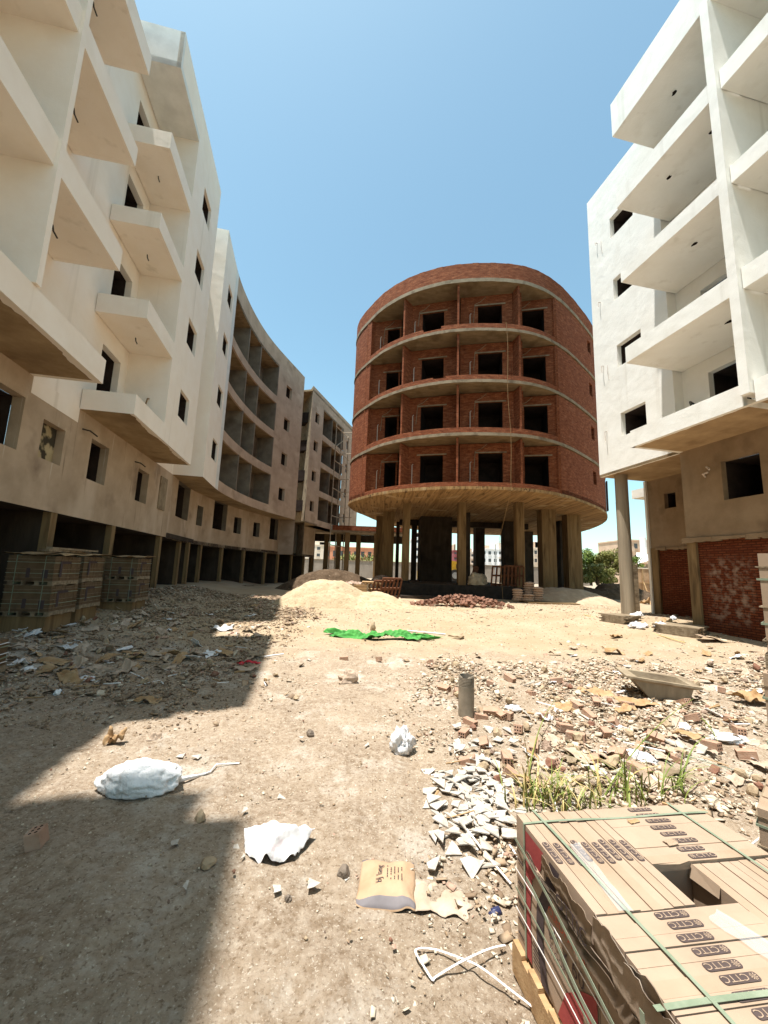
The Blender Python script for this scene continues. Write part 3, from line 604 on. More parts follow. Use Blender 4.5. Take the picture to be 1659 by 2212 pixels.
wire(R1, [S3(11.0,NB+.4,8.55), S3(10.95,NB+.15,8.6), S3(10.75,NB-.05,8.35), S3(10.7,NB-.1,8.05)], .035)
wire(R1, [S3(10.35,NB-.03,5.95), S3(10.3,NB-.2,5.98), S3(10.15,NB-.28,5.85)], .03, 'conduit'); wire(R1, [S3(10.5,NB-.03,5.7), S3(10.4,NB-.25,5.75), S3(10.2,NB-.3,5.76)], .03, 'conduit')
# hacked-out service holes in the balcony soffits
m = MB(); rr = random.Random(6)
for s, n, z in ((9.3,12.0,13.262),(9.9,11.9,16.46),(8.6,12.1,9.99),(8.3,12.0,9.99),(7.9,12.6,9.99),(9.6,12.1,19.75),(8.4,11.9,16.46)):
    P = [S3(s+rr.uniform(.05,.14)*math.cos(q), n+rr.uniform(.04,.09)*math.sin(q), z-.004) for q in np.linspace(0,6.28,9)[:-1]]; m.poly(P[::-1])
m.build('service_hole', MT['hole'], R1)
# ================================================================== ROUND BRICK BUILDING
B = thing('brick_building', 'unfinished round-fronted red brick building raised on concrete columns, in the middle of the yard', 'building', (8, 30, 0.4))
RIM = [V2(*p) for p in ((-0.7,37.6),(-1.62,34.5),(-2.35,32.2),(-2.68,29.8),(-2.62,28.7),(-2.2,27.5),(-1.3,25.95),(-.42,24.7),(.67,23.65),(1.75,22.92),(3.18,22.28),(4.64,21.95),(6.1,21.82),(7.5,21.86),(8.75,22.12),(10.05,22.72),(11.6,23.8),(13.7,25.7),(15.6,27.65),(17.27,29.9),(18.75,32.75),(19.8,35.7),(20.5,38.6),(20.9,41.1))]
RM = smooth_poly(RIM, 4)
BACK = smooth_poly([V2(20.9,41.1), V2(20.2,44.5), V2(17,47), V2(12,48), V2(6,46.5), V2(1.5,42.5), V2(-.7,37.6)], 3)
RIN = offs(RM, -.0)
ulen = [0]
for a, b in zip(RM, RM[1:]): ulen.append(ulen[-1]+(b-a).length)
def rim_at(x, y):       # arc length of the rim point seen in that direction (front of the building)
    v = ray(x, y); best = None
    for k, (a, b) in enumerate(zip(RM, RM[1:])):
        ca = v.x*a.y-v.y*a.x; cb = v.x*b.y-v.y*b.x
        if ca*cb <= 0:
            t = ca/(ca-cb); p = a.lerp(b, t)
            if best is None or p.length < best[1]: best = (ulen[k]+t*(ulen[k+1]-ulen[k]), p.length)
    return best[0] if best else 0
def rim_p(u):
    for k in range(len(ulen)-1):
        if u <= ulen[k+1]+1e-9: return RM[k].lerp(RM[k+1], (u-ulen[k])/(ulen[k+1]-ulen[k])), (RM[k+1]-RM[k]).normalized()
    return RM[-1].copy(), (RM[-1]-RM[-2]).normalized()
def rim_cut(u0, u1, off=0.):
    P = [u0]+[u for u in ulen if u0+.02 < u < u1-.02]+[u1]; out = []
    for u in P:
        p, d = rim_p(u); out.append(p+Vector((-d.y,d.x))*off)
    return out
Fz = lambda X, Y: (740.6+.3473*X, 548.6+.3473*Y)
Gz = lambda X, Y: (740.6+.3803*X, 1014.9+.3803*Y)
uL = rim_at(*Fz(155,1000)); uR = rim_at(*Fz(1328,800)); uD = [rim_at(*Fz(361,850)), rim_at(*Fz(715,800)), rim_at(*Fz(1112,800))]
UT = ulen[-1]
BP = [7.4, 10.68, 13.99, 17.32]; BS0, BS1 = 20.12, 20.36; BT = 21.45
SL = [6.98]+[p-.56 for p in BP[1:]]          # slab undersides
LD = 1.75
def uvstrip(m, P, z0, z1, mi, u0, holes=()):
    u = 0
    for a, b in zip(P, P[1:]):
        l = (b-a).length
        m.wall(a, b, z0, z1, [(max(h[0]-u,0), min(h[1]-u,l), h[2], h[3]) for h in holes if h[1] > u+1e-6 and h[0] < u+l-1e-6], mi, uoff=u0+u); u += l
# flank walls, storey by storey between the slab edges
flank_win = []
m = MB()
for z0, z1 in zip([p-.31 for p in BP], SL[1:]+[BS0]):
    zc = z0+1.6
    uvstrip(m, rim_cut(0, uL), z0, z1, 0, 0)
    hs = []
    for X in ((1537,555),):
        u = rim_at(*Fz(1546,800))-uR; hs = [(u-.55, u+.15, z0+1.55, z0+2.5)]
    uvstrip(m, rim_cut(uR, UT), z0, z1, 0, uR, hs)
    flank_win += [(uR+h[0], uR+h[1], h[2], h[3]) for h in hs]
for a, b in zip(BACK, BACK[1:]): m.wall(a, b, 7, BT, [], 0)
m.build('flank_wall', MT['brick'], B)
for h in flank_win:
    a, d = rim_p(h[0]); b, _ = rim_p(h[1]); d = (b-a).normalized(); window(B, a, d, Vector((-d.y,d.x)), 0, (b-a).length, h[2], h[3], MT['brick'], .25)
# slabs with a rough pale edge, balcony parapets of brick
rr = random.Random(12)
def slab(z0, z1, name, mceil, mats):
    m = MB(); P = rim_cut(0, UT, -.045)
    Pw = [p+Vector((rr.uniform(-.012,.012), rr.uniform(-.012,.012))) for p in P]
    for k, (a, b) in enumerate(zip(Pw, Pw[1:])): m.quad((*a,z0+rr.uniform(-.015,.015)), (*b,z0), (*b,z1), (*a,z1), 0, [(ulen[k],z0),(ulen[k+1],z0),(ulen[k+1],z1),(ulen[k],z1)])
    ring = Pw+[p for p in BACK[1:-1]]
    m.poly([(*p,z0) for p in ring], 1); m.poly([(*p,z1) for p in ring], 0)
    return m.build(name, mats, B)
slab(6.96, 7.14, 'transfer_slab', None, [MT['board'], MT['board']])
for z in SL[1:]: slab(z+.05, z+.24, 'floor_slab', None, [MT['slab'], MT['ceil']])
slab(BS0, BS1, 'roof_slab', None, [MT['slab'], MT['ceil']])
gap = rim_at(*Fz(575,470)), rim_at(*Fz(600,772))
for k, t in enumerate(BP):
    m = MB(); z0 = 7.142 if k == 0 else t-.308
    if k == 0: O = rim_cut(0, UT, .0); I = rim_cut(0, UT, .13)
    else: O = rim_cut(uL, uR, 0); I = rim_cut(uL, uR, .13)
    if k == 3:      # the top balcony wall has lost a few bricks
        g0 = rim_at(*Fz(500,475)); g1 = rim_at(*Fz(612,460))
        for q0, q1, zz in ((uL, g0, t), (g0, g1, t-.17), (g1, uR, t)): m.strip(rim_cut(q0,q1), rim_cut(q0,q1,.13), z0, zz, 0)
    elif k == 2:
        g0 = rim_at(*Fz(560,775)); g1 = rim_at(*Fz(640,768))
        for q0, q1, zz in ((uL, g0, t-.02), (g0, g1, t-.12), (g1, uR, t)): m.strip(rim_cut(q0,q1), rim_cut(q0,q1,.13), z0, zz, 0)
    else: m.strip(O, I, z0, t, 0)
    m.build('parapet', MT['brick'], B)
m = MB(); u = 0; P = rim_cut(0, UT); Q = rim_cut(0, UT, .25); k = 0
for a, b, c, d in zip(P, P[1:], Q[1:], Q):
    zt = BT-(.02 if k % 3 else 0.0); l = (b-a).length
    m.quad((*a,BS1), (*b,BS1), (*b,zt), (*a,zt), 0, [(u,BS1),(u+l,BS1),(u+l,zt),(u,zt)]); m.quad((*a,zt), (*b,zt), (*c,zt), (*d,zt), 0); m.quad((*d,zt),(*c,zt),(*c,BS1),(*d,BS1),0); u += l; k += 1
m.build('roof_parapet', MT['brick'], B)
# loggia: side jambs, dividing walls, back wall with door openings
# jagged toothing at the loggia jambs
m = MB()
for uu, sg in ((uL, -1), (uR, 1)):
    p, d = rim_p(uu); nrm = Vector((-d.y,d.x))
    for z0, z1 in zip([b-.31 for b in BP], SL[1:]+[BS0]):
        m.quad((*p,z0), (*(p+nrm*.6),z0), (*(p+nrm*.6),z1), (*p,z1), 0, [(0,z0),(.6,z0),(.6,z1),(0,z1)])
        z = z0; k = 0
        while z < z1-.08:
            e = (.07 if k % 2 else .02)+rr.uniform(0,.05)
            c = p+nrm*.07-d*sg*e*.5
            if z > z0+.35: m.obox((c.x,c.y,z+.037), Vector((*d,0))*e*.5, Vector((*nrm,0))*.068, (0,0,.03), 0)
            z += .078; k += 1
m.build('jamb_wall', MT['brick'], B)
for uu, LD in zip(uD, (2.35,1.8,1.55)):
    p, d = rim_p(uu); nrm = Vector((-d.y,d.x)); c = p+nrm*(LD/2+.07)
    for z0, z1 in zip([b-.31 for b in BP], SL[1:]+[BS0]):
        MB().obox((c.x,c.y,(z0+z1)/2), Vector((*nrm,0))*(LD/2-.065), Vector((*d,0))*.065, (0,0,(z1-z0)/2-.003)).build('partition_wall', MT['brick'], B)
BAYS = [(V2(-1.66,26.42), V2(.80,25.78)), (V2(.86,24.47), V2(4.5,23.5)), (V2(4.55,23.38), V2(8.3,22.66)), (V2(8.34,23.55), V2(10.66,23.02))]
def in_at(bay, x, y):
    v = ray(x, y); a, b = BAYS[bay]; ca = v.x*a.y-v.y*a.x; cb = v.x*b.y-v.y*b.x; return (b-a).length*ca/(ca-cb)
dx = ((283,358), (496,630), (840,990), (1116,1252)); dx2 = ((258,350), (480,622), (843,995), (1130,1280))
hs = []
for k, (z0, z1) in enumerate(zip([b-.31 for b in BP], SL[1:]+[BS0])):
    for n, ((a, b), (a2, b2)) in enumerate(zip(dx, dx2)):
        f = min((3-k)/2.5, 1); xa = a+(a2-a)*f; xb = b+(b2-b)*f; yy = 400+(3-k)*300
        ua, ub = in_at(n, *Fz(xa,yy)), in_at(n, *Fz(xb,yy)); h = (max(.12, min(ua,ub)), min((BAYS[n][1]-BAYS[n][0]).length-.12, max(ua,ub)), z0+.05, z0+2.42)
        hs.append((n, h)); MB().wall(*BAYS[n], z0, z1, [h], 0).build('loggia_back_wall', MT['brick'], B)
for n, h in hs:
    d = (BAYS[n][1]-BAYS[n][0]).normalized(); a = BAYS[n][0]+d*h[0]; b = BAYS[n][0]+d*h[1]; nrm = Vector((-d.y,d.x))
    o = window(B, a, d, nrm, 0, (b-a).length, h[2], h[3], MT['brick'], .13, 2.2, 'doorway')
    c = (a+b)/2-nrm*.012; MB().obox((c.x,c.y,h[3]+.04), Vector((*d,0))*((b-a).length/2+.22), Vector((*nrm,0))*.02, (0,0,.04)).build('lintel', MT['slab'], B)
    # upright riser pipe and loose cable by every opening
    p = a-d*.5-nrm*.06; MB().tube([(p.x,p.y,h[2]+.1), (p.x,p.y,h[2]+1.75), (p.x+.05,p.y-.08,h[2]+1.8)], .028, 5).build('riser_pipe', MT['conduit'], B)
    q0 = a-d*.2-nrm*.05; q1 = a+d*.5-nrm*.06
    pts = [(q1.x,q1.y,h[3]+.55), ((q0.x+q1.x)/2,(q0.y+q1.y)/2,h[3]+.25), (q0.x,q0.y,h[3]+.1), (q0.x-.03,q0.y,h[3]-.4), (q0.x-.08,q0.y,h[3]-.8-.4*rr.random())]
    if rr.random() < .8: MB().tube(pts, .018, 5).build('cable', MT['slab'], B)
# columns with board-marked shafts
def col(px, py, wx, wy, z0=.6, ztop=6.965, bmp=True, name='column'):
    p = at_z(*Gz(px,py), 7.0); c = Vector((p.x, p.y+wy/2))
    m = MB().obox((c.x,c.y,(z0+ztop)/2), (wx/2,0,0), (0,wy/2,0), (0,0,(ztop-z0)/2))
    if bmp:      # proud formwork joints
        for e in (-.33, 0, .3): m.obox((c.x+e*wx, c.y, (z0+ztop)/2-.01), (.02,0,0), (0,wy/2+.012,0), (0,0,(ztop-z0)/2-.03))
    return m.build(name, MT['conc_shade' if py >= 286 else 'concrete'], B), c  # rear columns take the concrete with shade in its colour
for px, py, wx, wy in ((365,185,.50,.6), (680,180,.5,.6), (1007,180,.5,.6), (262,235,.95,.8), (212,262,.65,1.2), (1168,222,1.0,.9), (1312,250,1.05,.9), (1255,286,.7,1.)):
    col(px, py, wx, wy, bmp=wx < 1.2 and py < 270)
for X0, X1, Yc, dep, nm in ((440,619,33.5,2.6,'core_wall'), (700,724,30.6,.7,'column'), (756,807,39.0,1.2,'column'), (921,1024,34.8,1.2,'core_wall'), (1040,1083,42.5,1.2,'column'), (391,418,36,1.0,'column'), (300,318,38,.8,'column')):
    xa = at_Y(*Gz(X0,500), Yc).x; xb = at_Y(*Gz(X1,500), Yc).x; MB().box((xa,Yc,.6),(xb,Yc+dep,6.962)).build(nm, MT['conc_shade'], B)  # inner masses coloured with the shade under the building
m = MB(); m.box((1.5,36.15,6.45),(13.5,36.6,6.95)); m.build('beam', MT['conc_shade'], B)
# dark plinth and floor deck
m = MB()
PL = [V2(-.6,31.0), V2(-.2,27.2), V2(1.2,26.7), V2(5.0,25.75), V2(9.25,25.0), V2(10.1,27.2), V2(10.3,38)]
for a, b in zip(PL, PL[1:]): m.wall(a, b, .1, 1.42, [], 0)
m.poly([(*p,1.42) for p in PL]+[(-.6,38,1.42)], 1); m.build('plinth', [MT['bitumen'], MT['dirt_dark']], B)
for px in (365,680,1007):
    p = at_z(*Gz(px,183), 7.0); MB().box((p.x-.3,p.y-.08,.1),(p.x+.3,p.y+.55,1.55)).build('tarred_column_foot', MT['bitumen'], B)
for (x0,x1,y0,y1,z) in ((1.2,3.2,24.2,25.6,.72),(3.2,5.4,23.9,25.5,.70),(5.4,8.2,23.4,25.0,.60)):
    m = MB().box((x0,y0,.1),(x1-.03,y1,z)); t = m.build('step_block', [MT['conc_shade']], B)
m = MB().box((8.3,22.4,.1),(11.2,24.0,.72)); m.build('step_block', MT['concrete'], B)
# service pipes on the far right edge
p, d = rim_p(rim_at(1300,1050)+1.6)
for e in (0,.35): MB().tube([(p.x+.15+e*.5,p.y+e,7.3),(p.x+.15+e*.5,p.y+e,9.6)], .06, 6).build('service_pipe', MT['conduit_dk'], B)
# bridge slab to the left row
BR = thing('bridge', 'concrete bridge deck with a low brick parapet joining the left row to the brick building', 'bridge', (-4, 47, .5))
m = MB().box((-6.3,46.6,6.55),(2.5,50,6.78)); m.build('deck', MT['slab'], BR); m = MB().box((-6.1,46.55,6.782),(2.4,46.75,7.35)); m.build('parapet', MT['brick'], BR)
for x, y in ((-4.3,46.9), (-.8,46.9), (-3.1,49.5), (-5.6,49.4), (-7.2,49.8), (-9.0,49.8)): MB().box((x-.28,y,.3),(x+.28,y+.5,6.548)).build('column', MT['concrete'], BR)
m = MB().box((-9.6,49.9,5.6),(2.5,50.2,6.54)); m.build('beam', MT['conc_shade'], BR)
# yellow rope
pr = at_z(*Fz(1010,430), 17.3); t = thing('rope', 'thin yellow rope hanging down the front of the brick building to the ground', 'rope', (pr.x, 21.7, .5))
p1, _ = rim_p(rim_at(*Fz(1012,435))); p2, _ = rim_p(rim_at(*Fz(1047,1430)))
pts = [Vector((*p1,17.35))+Vector((0,.1,0))]+[Vector((*(p1.lerp(p2,f)),17.35-f*10.4))+Vector((.05*math.sin(f*11),-.12,0)) for f in np.linspace(0,1,14)]+[Vector((p2.x+.15,24.6,4.5)), Vector((p2.x+.25,24.9,3)), Vector((p2.x+.4,24.9,.7))]
MB().tube(pts, .014, 5).build('cord', MT['rope'], t)
# ================================================================== GROUND
def lines(segs):
    out = []
    for a, b, st in segs: out += list(np.arange(a, b, st))
    return np.array(out+[segs[-1][1]])
xs = lines([(-700,-120,60),(-120,-40,8),(-40,-12,1.2),(-12,-5,.16),(-5,6,.055),(6,13,.14),(13,30,.8),(30,120,8),(120,700,60)])
ys = lines([(-60,-6,6),(-6,.6,.4),(.6,5,.05),(5,9,.075),(9,16,.14),(16,30,.35),(30,60,1.5),(60,140,8),(140,1500,90)])
X, Y = np.meshgrid(xs, ys); Z = zg(X, Y)
near = 1-sstep(9, 15, Y)
Sx = ES.x*X+ES.y*Y; Nx = EN.x*X+EN.y*Y
rut = sum(np.exp(-((Nx-c-.25*np.sin(Sx*.35+c))/.16)**2) for c in (-1.6,-.1,2.2,3.7))*sstep(5.5,8,Y)*(1-sstep(19,23,Y))
Z = Z+near*(.034*fbm(X*5, Y*5, 4)+.020*np.abs(fbm(X*17+5, Y*17, 3))+.010*fbm(X*40, Y*40, 2))-.045*rut*(.6+.8*fbm(X*2,Y*2,2))
v = np.stack([X.ravel(), Y.ravel(), Z.ravel()], 1); nx = len(xs); ny = len(ys)
i = np.arange((ny-1)*(nx-1)); a = (i//(nx-1))*nx+i % (nx-1); f = np.stack([a, a+1, a+1+nx, a+nx], 1)
me = bpy.data.meshes.new('ground'); me.vertices.add(len(v)); me.vertices.foreach_set('co', v.ravel()); me.loops.add(f.size); me.loops.foreach_set('vertex_index', f.ravel().astype(np.int32))
me.polygons.add(len(f)); me.polygons.foreach_set('loop_start', np.arange(0, f.size, 4, dtype=np.int32)); me.polygons.foreach_set('use_smooth', np.ones(len(f), bool)); me.update(calc_edges=True); me.validate()
def ground_mat():
    m, nt, b = newmat('dusty_ground'); N = nt.nodes; L = nt.links
    g = N.new('ShaderNodeNewGeometry'); pos = g.outputs['Position']
    def noise(sc, det=8, ro=.65, st=None):
        n = N.new('ShaderNodeTexNoise'); n.inputs['Scale'].default_value = sc; n.inputs['Detail'].default_value = det; n.inputs['Roughness'].default_value = ro
        if st:
            mp = N.new('ShaderNodeMapping'); mp.inputs['Scale'].default_value = st; L.new(pos, mp.inputs[0]); L.new(mp.outputs[0], n.inputs[0])
        else: L.new(pos, n.inputs[0])
        return n.outputs[0]
    def mrange(o, a, z, lo=0, hi=1):
        q = N.new('ShaderNodeMapRange'); q.inputs[1].default_value = a; q.inputs[2].default_value = z; q.inputs[3].default_value = lo; q.inputs[4].default_value = hi; L.new(o, q.inputs[0]); return q.outputs[0]
    def mix(f, a, c):
        x = N.new('ShaderNodeMix'); x.data_type = 'RGBA'
        if isinstance(f, (int, float)): x.inputs[0].default_value = f
        else: L.new(f, x.inputs[0])
        for k, q in ((6,a),(7,c)):
            if isinstance(q, tuple): x.inputs[k].default_value = (*q,1)
            else: L.new(q, x.inputs[k])
        return x.outputs[2]
    def mul(a, c):
        x = N.new('ShaderNodeMath'); x.operation = 'MULTIPLY'; L.new(a, x.inputs[0])
        if isinstance(c, (int, float)): x.inputs[1].default_value = c
        else: L.new(c, x.inputs[1])
        return x.outputs[0]
    base = mix(mrange(noise(1.1), .36, .64), (.215,.15,.096), (.35,.265,.182))
    base = mix(mrange(noise(14, 6, .7), .40, .66), base, (.42,.335,.248))                    # gritty speckle
    base = mix(mul(mrange(noise(.8, 9, .75), .52, .64), .8), base, (.52,.455,.375))           # lime dust patches
    base = mix(mul(mrange(noise(38, 4, .6), .54, .68), .8), base, (.16,.105,.062)); base = mix(mul(mrange(noise(55, 3, .6), .60, .68), .8), base, (.58,.50,.40))
    sx = N.new('ShaderNodeSeparateXYZ'); L.new(pos, sx.inputs[0])
    jit = N.new('ShaderNodeMath'); jit.operation = 'MULTIPLY_ADD'; L.new(noise(.55, 6), jit.inputs[0]); jit.inputs[1].default_value = 5.; L.new(sx.outputs[1], jit.inputs[2])
    road = mul(mrange(jit.outputs[0], 12.2, 14.6), mrange(jit.outputs[0], 60, 30))
    sand = mix(mrange(noise(.7, 6), .4, .62), (.35,.255,.158), (.405,.31,.207)); sand = mix(mul(mrange(noise(2.2, 8, .7, (.35,1.6,1)), .56, .68), .6), sand, (.36,.25,.145))
    base = mix(road, base, sand)
    L.new(base, b.inputs['Base Color']); b.inputs['Roughness'].default_value = .97; b.inputs['Specular IOR Level'].default_value = .12
    b1 = N.new('ShaderNodeBump'); b1.inputs['Strength'].default_value = 1.0; b1.inputs['Distance'].default_value = .03; L.new(noise(16, 8, .7), b1.inputs['Height'])
    b2 = N.new('ShaderNodeBump'); b2.inputs['Strength'].default_value = .9; b2.inputs['Distance'].default_value = .012; L.new(noise(70, 5, .7), b2.inputs['Height']); L.new(b1.outputs[0], b2.inputs['Normal'])
    L.new(b2.outputs[0], b.inputs['Normal']); return m
me.materials.append(ground_mat()); go = bpy.data.objects.new('ground', me); COL.objects.link(go); tag(go, 'dusty beige dirt yard strewn with building waste', 'ground', None, 'structure')

# ------------------------------------------------------------------ loose chips (uncountable)
def chips(name, pts, size, mats, matidx, flat=.45, kind='stuff', label=None, cat=None, seed=1):
    r = np.random.RandomState(seed); n = len(pts)
    cube = np.array([(-1,-1,-1),(1,-1,-1),(1,1,-1),(-1,1,-1),(-1,-1,1),(1,-1,1),(1,1,1),(-1,1,1)], float)*.5
    V = np.repeat(cube[None], n, 0)*(1+r.uniform(-.35,.25,(n,8,3))); V[:,4:,:2] *= r.uniform(.45,1,(n,1,1))
    dim = np.stack([size*r.uniform(.7,1.5,n), size*r.uniform(.5,1.1,n), size*flat*r.uniform(.35,1.3,n)], 1); V = V*dim[:,None]
    def rot(ax, an):
        c = np.cos(an); s_ = np.sin(an); M_ = np.zeros((n,3,3)); i, j = [(1,2),(0,2),(0,1)][ax]; M_[:,ax,ax] = 1; M_[:,i,i] = c; M_[:,j,j] = c; M_[:,i,j] = -s_; M_[:,j,i] = s_; return M_
    Rm = rot(2, r.uniform(0,6.3,n))@rot(0, r.normal(0,.32,n))@rot(1, r.normal(0,.32,n))
    V = np.einsum('nij,nkj->nki', Rm, V)+pts[:,None]; V[:,:,2] += (dim[:,2]*.28)[:,None]
    F = np.array([(0,3,2,1),(4,5,6,7),(0,1,5,4),(1,2,6,5),(2,3,7,6),(3,0,4,7)]); FF = (F[None]+np.arange(n)[:,None,None]*8).reshape(-1,4)
    me = bpy.data.meshes.new(name); me.vertices.add(n*8); me.vertices.foreach_set('co', V.ravel()); me.loops.add(FF.size); me.loops.foreach_set('vertex_index', FF.ravel().astype(np.int32))
    me.polygons.add(len(FF)); me.polygons.foreach_set('loop_start', np.arange(0, FF.size, 4, dtype=np.int32)); me.polygons.foreach_set('material_index', np.repeat(matidx, 6).astype(np.int32)); me.update(calc_edges=True)
    for k in mats: me.materials.append(k)
    o = bpy.data.objects.new(name, me); COL.objects.link(o); tag(o, label, cat, None, kind); return o
def gz(x, y): return zg(x, y)
def scatter_px(n, dens, seed):      # random points over the visible yard, kept by a density given in street coordinates
    r = np.random.RandomState(seed); x = r.uniform(-11, 13, n*6); y = .9+22*r.rand(n*6)**1.5
    vis = np.abs(x+.0*y) < .95*y+1.6; k = vis & (r.rand(n*6) < dens(x, y)); x, y = x[k][:n], y[k][:n]
    return np.stack([x, y, gz(x, y)], 1)
def right_heap(x, y):       # broken rubbish on the right, from beside the pallet to the white block
    c = fbm(x*.5+3, y*.5, 3); d = sstep(.3+.0*y, 1.5, x-.12*y+.9+c*1.1)*sstep(1.2, 2.2, y)*(1-sstep(9.2, 11.0, y+c*1.5))
    return d*(.22+.78*sstep(-.22,.12,fbm(x*1.1+5,y*.9+3,3)))
def left_heap(x, y):
    c = fbm(x*.4+9, y*.4, 3); return sstep(-1.3, -3.2, x+.02*y+c*1.4)*sstep(4.6, 6.2, y-.25*x*0+c)*(1-sstep(21, 25, y))*(.35+.65*sstep(-.15,.25,fbm(x*.8+2,y*.8,3)))
d_all = lambda x, y: .17+.9*right_heap(x, y)+.42*left_heap(x, y)
p = scatter_px(30000, d_all, 3); dd = np.hypot(p[:,0], p[:,1]); r = np.random.RandomState(5)
hz = right_heap(p[:,0], p[:,1])+left_heap(p[:,0], p[:,1])
sz = (.010+.012*r.rand(len(p))**2)*(1+dd*.08)*(1+1.6*hz*r.rand(len(p))**2)*(.55+.45*sstep(2.2,4.5,p[:,1])); p[:,2] += .02*np.minimum(hz,1)*r.rand(len(p))*3
MT['chip_a'] = mk('rubble_chip_pale', (.42,.335,.24), (.58,.49,.37), 9, .95, bump=0); MT['chip_b'] = mk('rubble_chip_brown', (.26,.175,.105), (.38,.28,.185), 9, .95, bump=0)
MT['chip_c'] = mk('rubble_chip_grey', (.14,.09,.055), (.24,.17,.11), 9, .95, bump=0); MT['chip_d'] = mk('rubble_chip_brick', (.32,.19,.13), (.44,.30,.22), 9, .95, bump=0)
MTS = [MT['chip_a'], MT['chip_b'], MT['chip_c'], MT['chip_d']]
mi = r.choice(4, len(p), p=[.52,.32,.10,.06]); lf = left_heap(p[:,0],p[:,1]) > .15; mi[lf] = r.choice(4, lf.sum(), p=[.10,.54,.30,.06]); chips('gravel', p, sz, MTS, mi, .5, label='small stones and grit strewn over the dirt yard', cat='gravel', seed=7)
d_h = lambda x, y: right_heap(x, y)*.95+.5*left_heap(x, y)+.010
p = scatter_px(10500, d_h, 21); r = np.random.RandomState(9); dd = np.hypot(p[:,0], p[:,1]); sz = (.035+.085*r.rand(len(p))**2.2)*(.75+.05*dd)*(.3+.7*np.maximum(np.minimum(1,right_heap(p[:,0],p[:,1])+left_heap(p[:,0],p[:,1])), sstep(4,9,p[:,1]))); p[:,2] += .05*r.rand(len(p))**2-.012
mi = r.choice(4, len(p), p=[.58,.25,.09,.08]); lf = left_heap(p[:,0],p[:,1]) > .15; mi[lf] = r.choice(4, lf.sum(), p=[.14,.50,.28,.08]); chips('rubble', p, sz*1.15, MTS, mi, .15, label='flakes of broken plaster, tile and card covering the ground', cat='rubble', seed=8)
# ================================================================== helpers for small things
def text_into(m, body, size, o, xd, yd, mi=0, align='LEFT', font_sx=1.0):
    cu_ = bpy.data.curves.new('lettering', 'FONT'); cu_.body = body; cu_.size = size; cu_.align_x = align; cu_.resolution_u = 2
    ob = bpy.data.objects.new('lettering', cu_); COL.objects.link(ob)
    dg = bpy.context.evaluated_depsgraph_get(); me = bpy.data.meshes.new_from_object(ob.evaluated_get(dg))
    o, xd, yd = Vector(o), Vector(xd), Vector(yd)
    for p in me.polygons: m.poly([o+xd*me.vertices[i].co.x*font_sx+yd*me.vertices[i].co.y for i in p.vertices], mi)
    bpy.data.objects.remove(ob); bpy.data.curves.remove(cu_); bpy.data.meshes.remove(me); return m
def blob(name, loc, dims, seed, mat, rough=.12, sub=3, label=None, cat=None, group=None, rz=0., freq=2.2, flatb=True, creases=0.):
    bm = bmesh.new(); bmesh.ops.create_icosphere(bm, subdivisions=sub, radius=1); r = random.Random(seed); ox = r.uniform(0,50)
    from mathutils import noise as NZ
    for v_ in bm.verts:
        c = v_.co.copy(); n = NZ.noise(c*freq+Vector((ox,ox,ox)))*rough+NZ.noise(c*freq*2.7+Vector((ox,0,ox)))*rough*.5
        if creases: n -= abs(NZ.noise(c*freq*2.1+Vector((0,ox,0))))*creases+abs(NZ.noise(c*freq*4.6+Vector((ox,ox,0))))*creases*.5
        c *= 1+n; 
        if flatb and c.z < -.35: c.z = -.35+(c.z+.35)*.15
        v_.co = Vector((c.x*dims[0]/2, c.y*dims[1]/2, (c.z+.42)*dims[2]/1.42))
    me = bpy.data.meshes.new(name); bm.to_mesh(me); bm.free(); me.materials.append(mat); me.polygons.foreach_set('use_smooth', [True]*len(me.polygons))
    o = bpy.data.objects.new(name, me); COL.objects.link(o); o.location = loc; o.rotation_euler.z = rz; o['_w'] = tuple(loc); return tag(o, label, cat, group)
def rock(name, loc, dims, seed, mat, label=None, cat=None, group=None):
    o = blob(name, loc, dims, seed, mat, .35, 2, label, cat, group, random.Random(seed).uniform(0,6), 1.3, True, .25); o.data.polygons.foreach_set('use_smooth', [False]*len(o.data.polygons)); return o
def sheet_mesh(name, w, h, mats, seed, amp=.05, freq=3., th=.004, nx=14, ny=10, fold=None, ragged_=.12, midx=None):
    r = random.Random(seed); ox = r.uniform(0,40); m = MB(); g = {}
    for i in range(nx+1):
        for j in range(ny+1):
            a = i/nx-.5; b = j/ny-.5; x = a*w; y = b*h
            e = 1+ragged_*(vnoise(a*5+ox, b*5+ox))*(1 if max(abs(a),abs(b)) > .4 else .3)
            z = amp*(fbm(a*freq+ox, b*freq*h/w+ox, 3)+.35)
            if fold: z += fold(a, b)
            g[i,j] = Vector((x*e, y*e, max(float(z), .002)))
    for i in range(nx):
        for j in range(ny):
            k = midx((i+.5)/nx-.5, (j+.5)/ny-.5) if midx else 0
            q = [g[i,j], g[i+1,j], g[i+1,j+1], g[i,j+1]]; m.quad(*q, k); d = Vector((0,0,th)); m.quad(q[0]+d, q[1]+d, q[2]+d, q[3]+d, k)
    E = [(i,0) for i in range(nx)]+[(nx,j) for j in range(ny)]+[(i,ny) for i in range(nx,0,-1)]+[(0,j) for j in range(ny,0,-1)]
    for a, b in zip(E, E[1:]+E[:1]): d = Vector((0,0,th)); m.quad(g[a], g[b], g[b]+d, g[a]+d, 0)
    o = m.build(name, mats); merge(o, .0001); return o
def sheet(name, loc, w, h, mats, seed, rz=0, tilt=(0,0), label=None, cat=None, group=None, smooth=True, **kw):
    o = sheet_mesh(name, w, h, mats, seed, **kw); o.location = loc; o.rotation_euler = (tilt[0], tilt[1], rz); o['_w'] = tuple(loc)
    if smooth: o.data.polygons.foreach_set('use_smooth', [True]*len(o.data.polygons))
    return tag(o, label, cat, group)

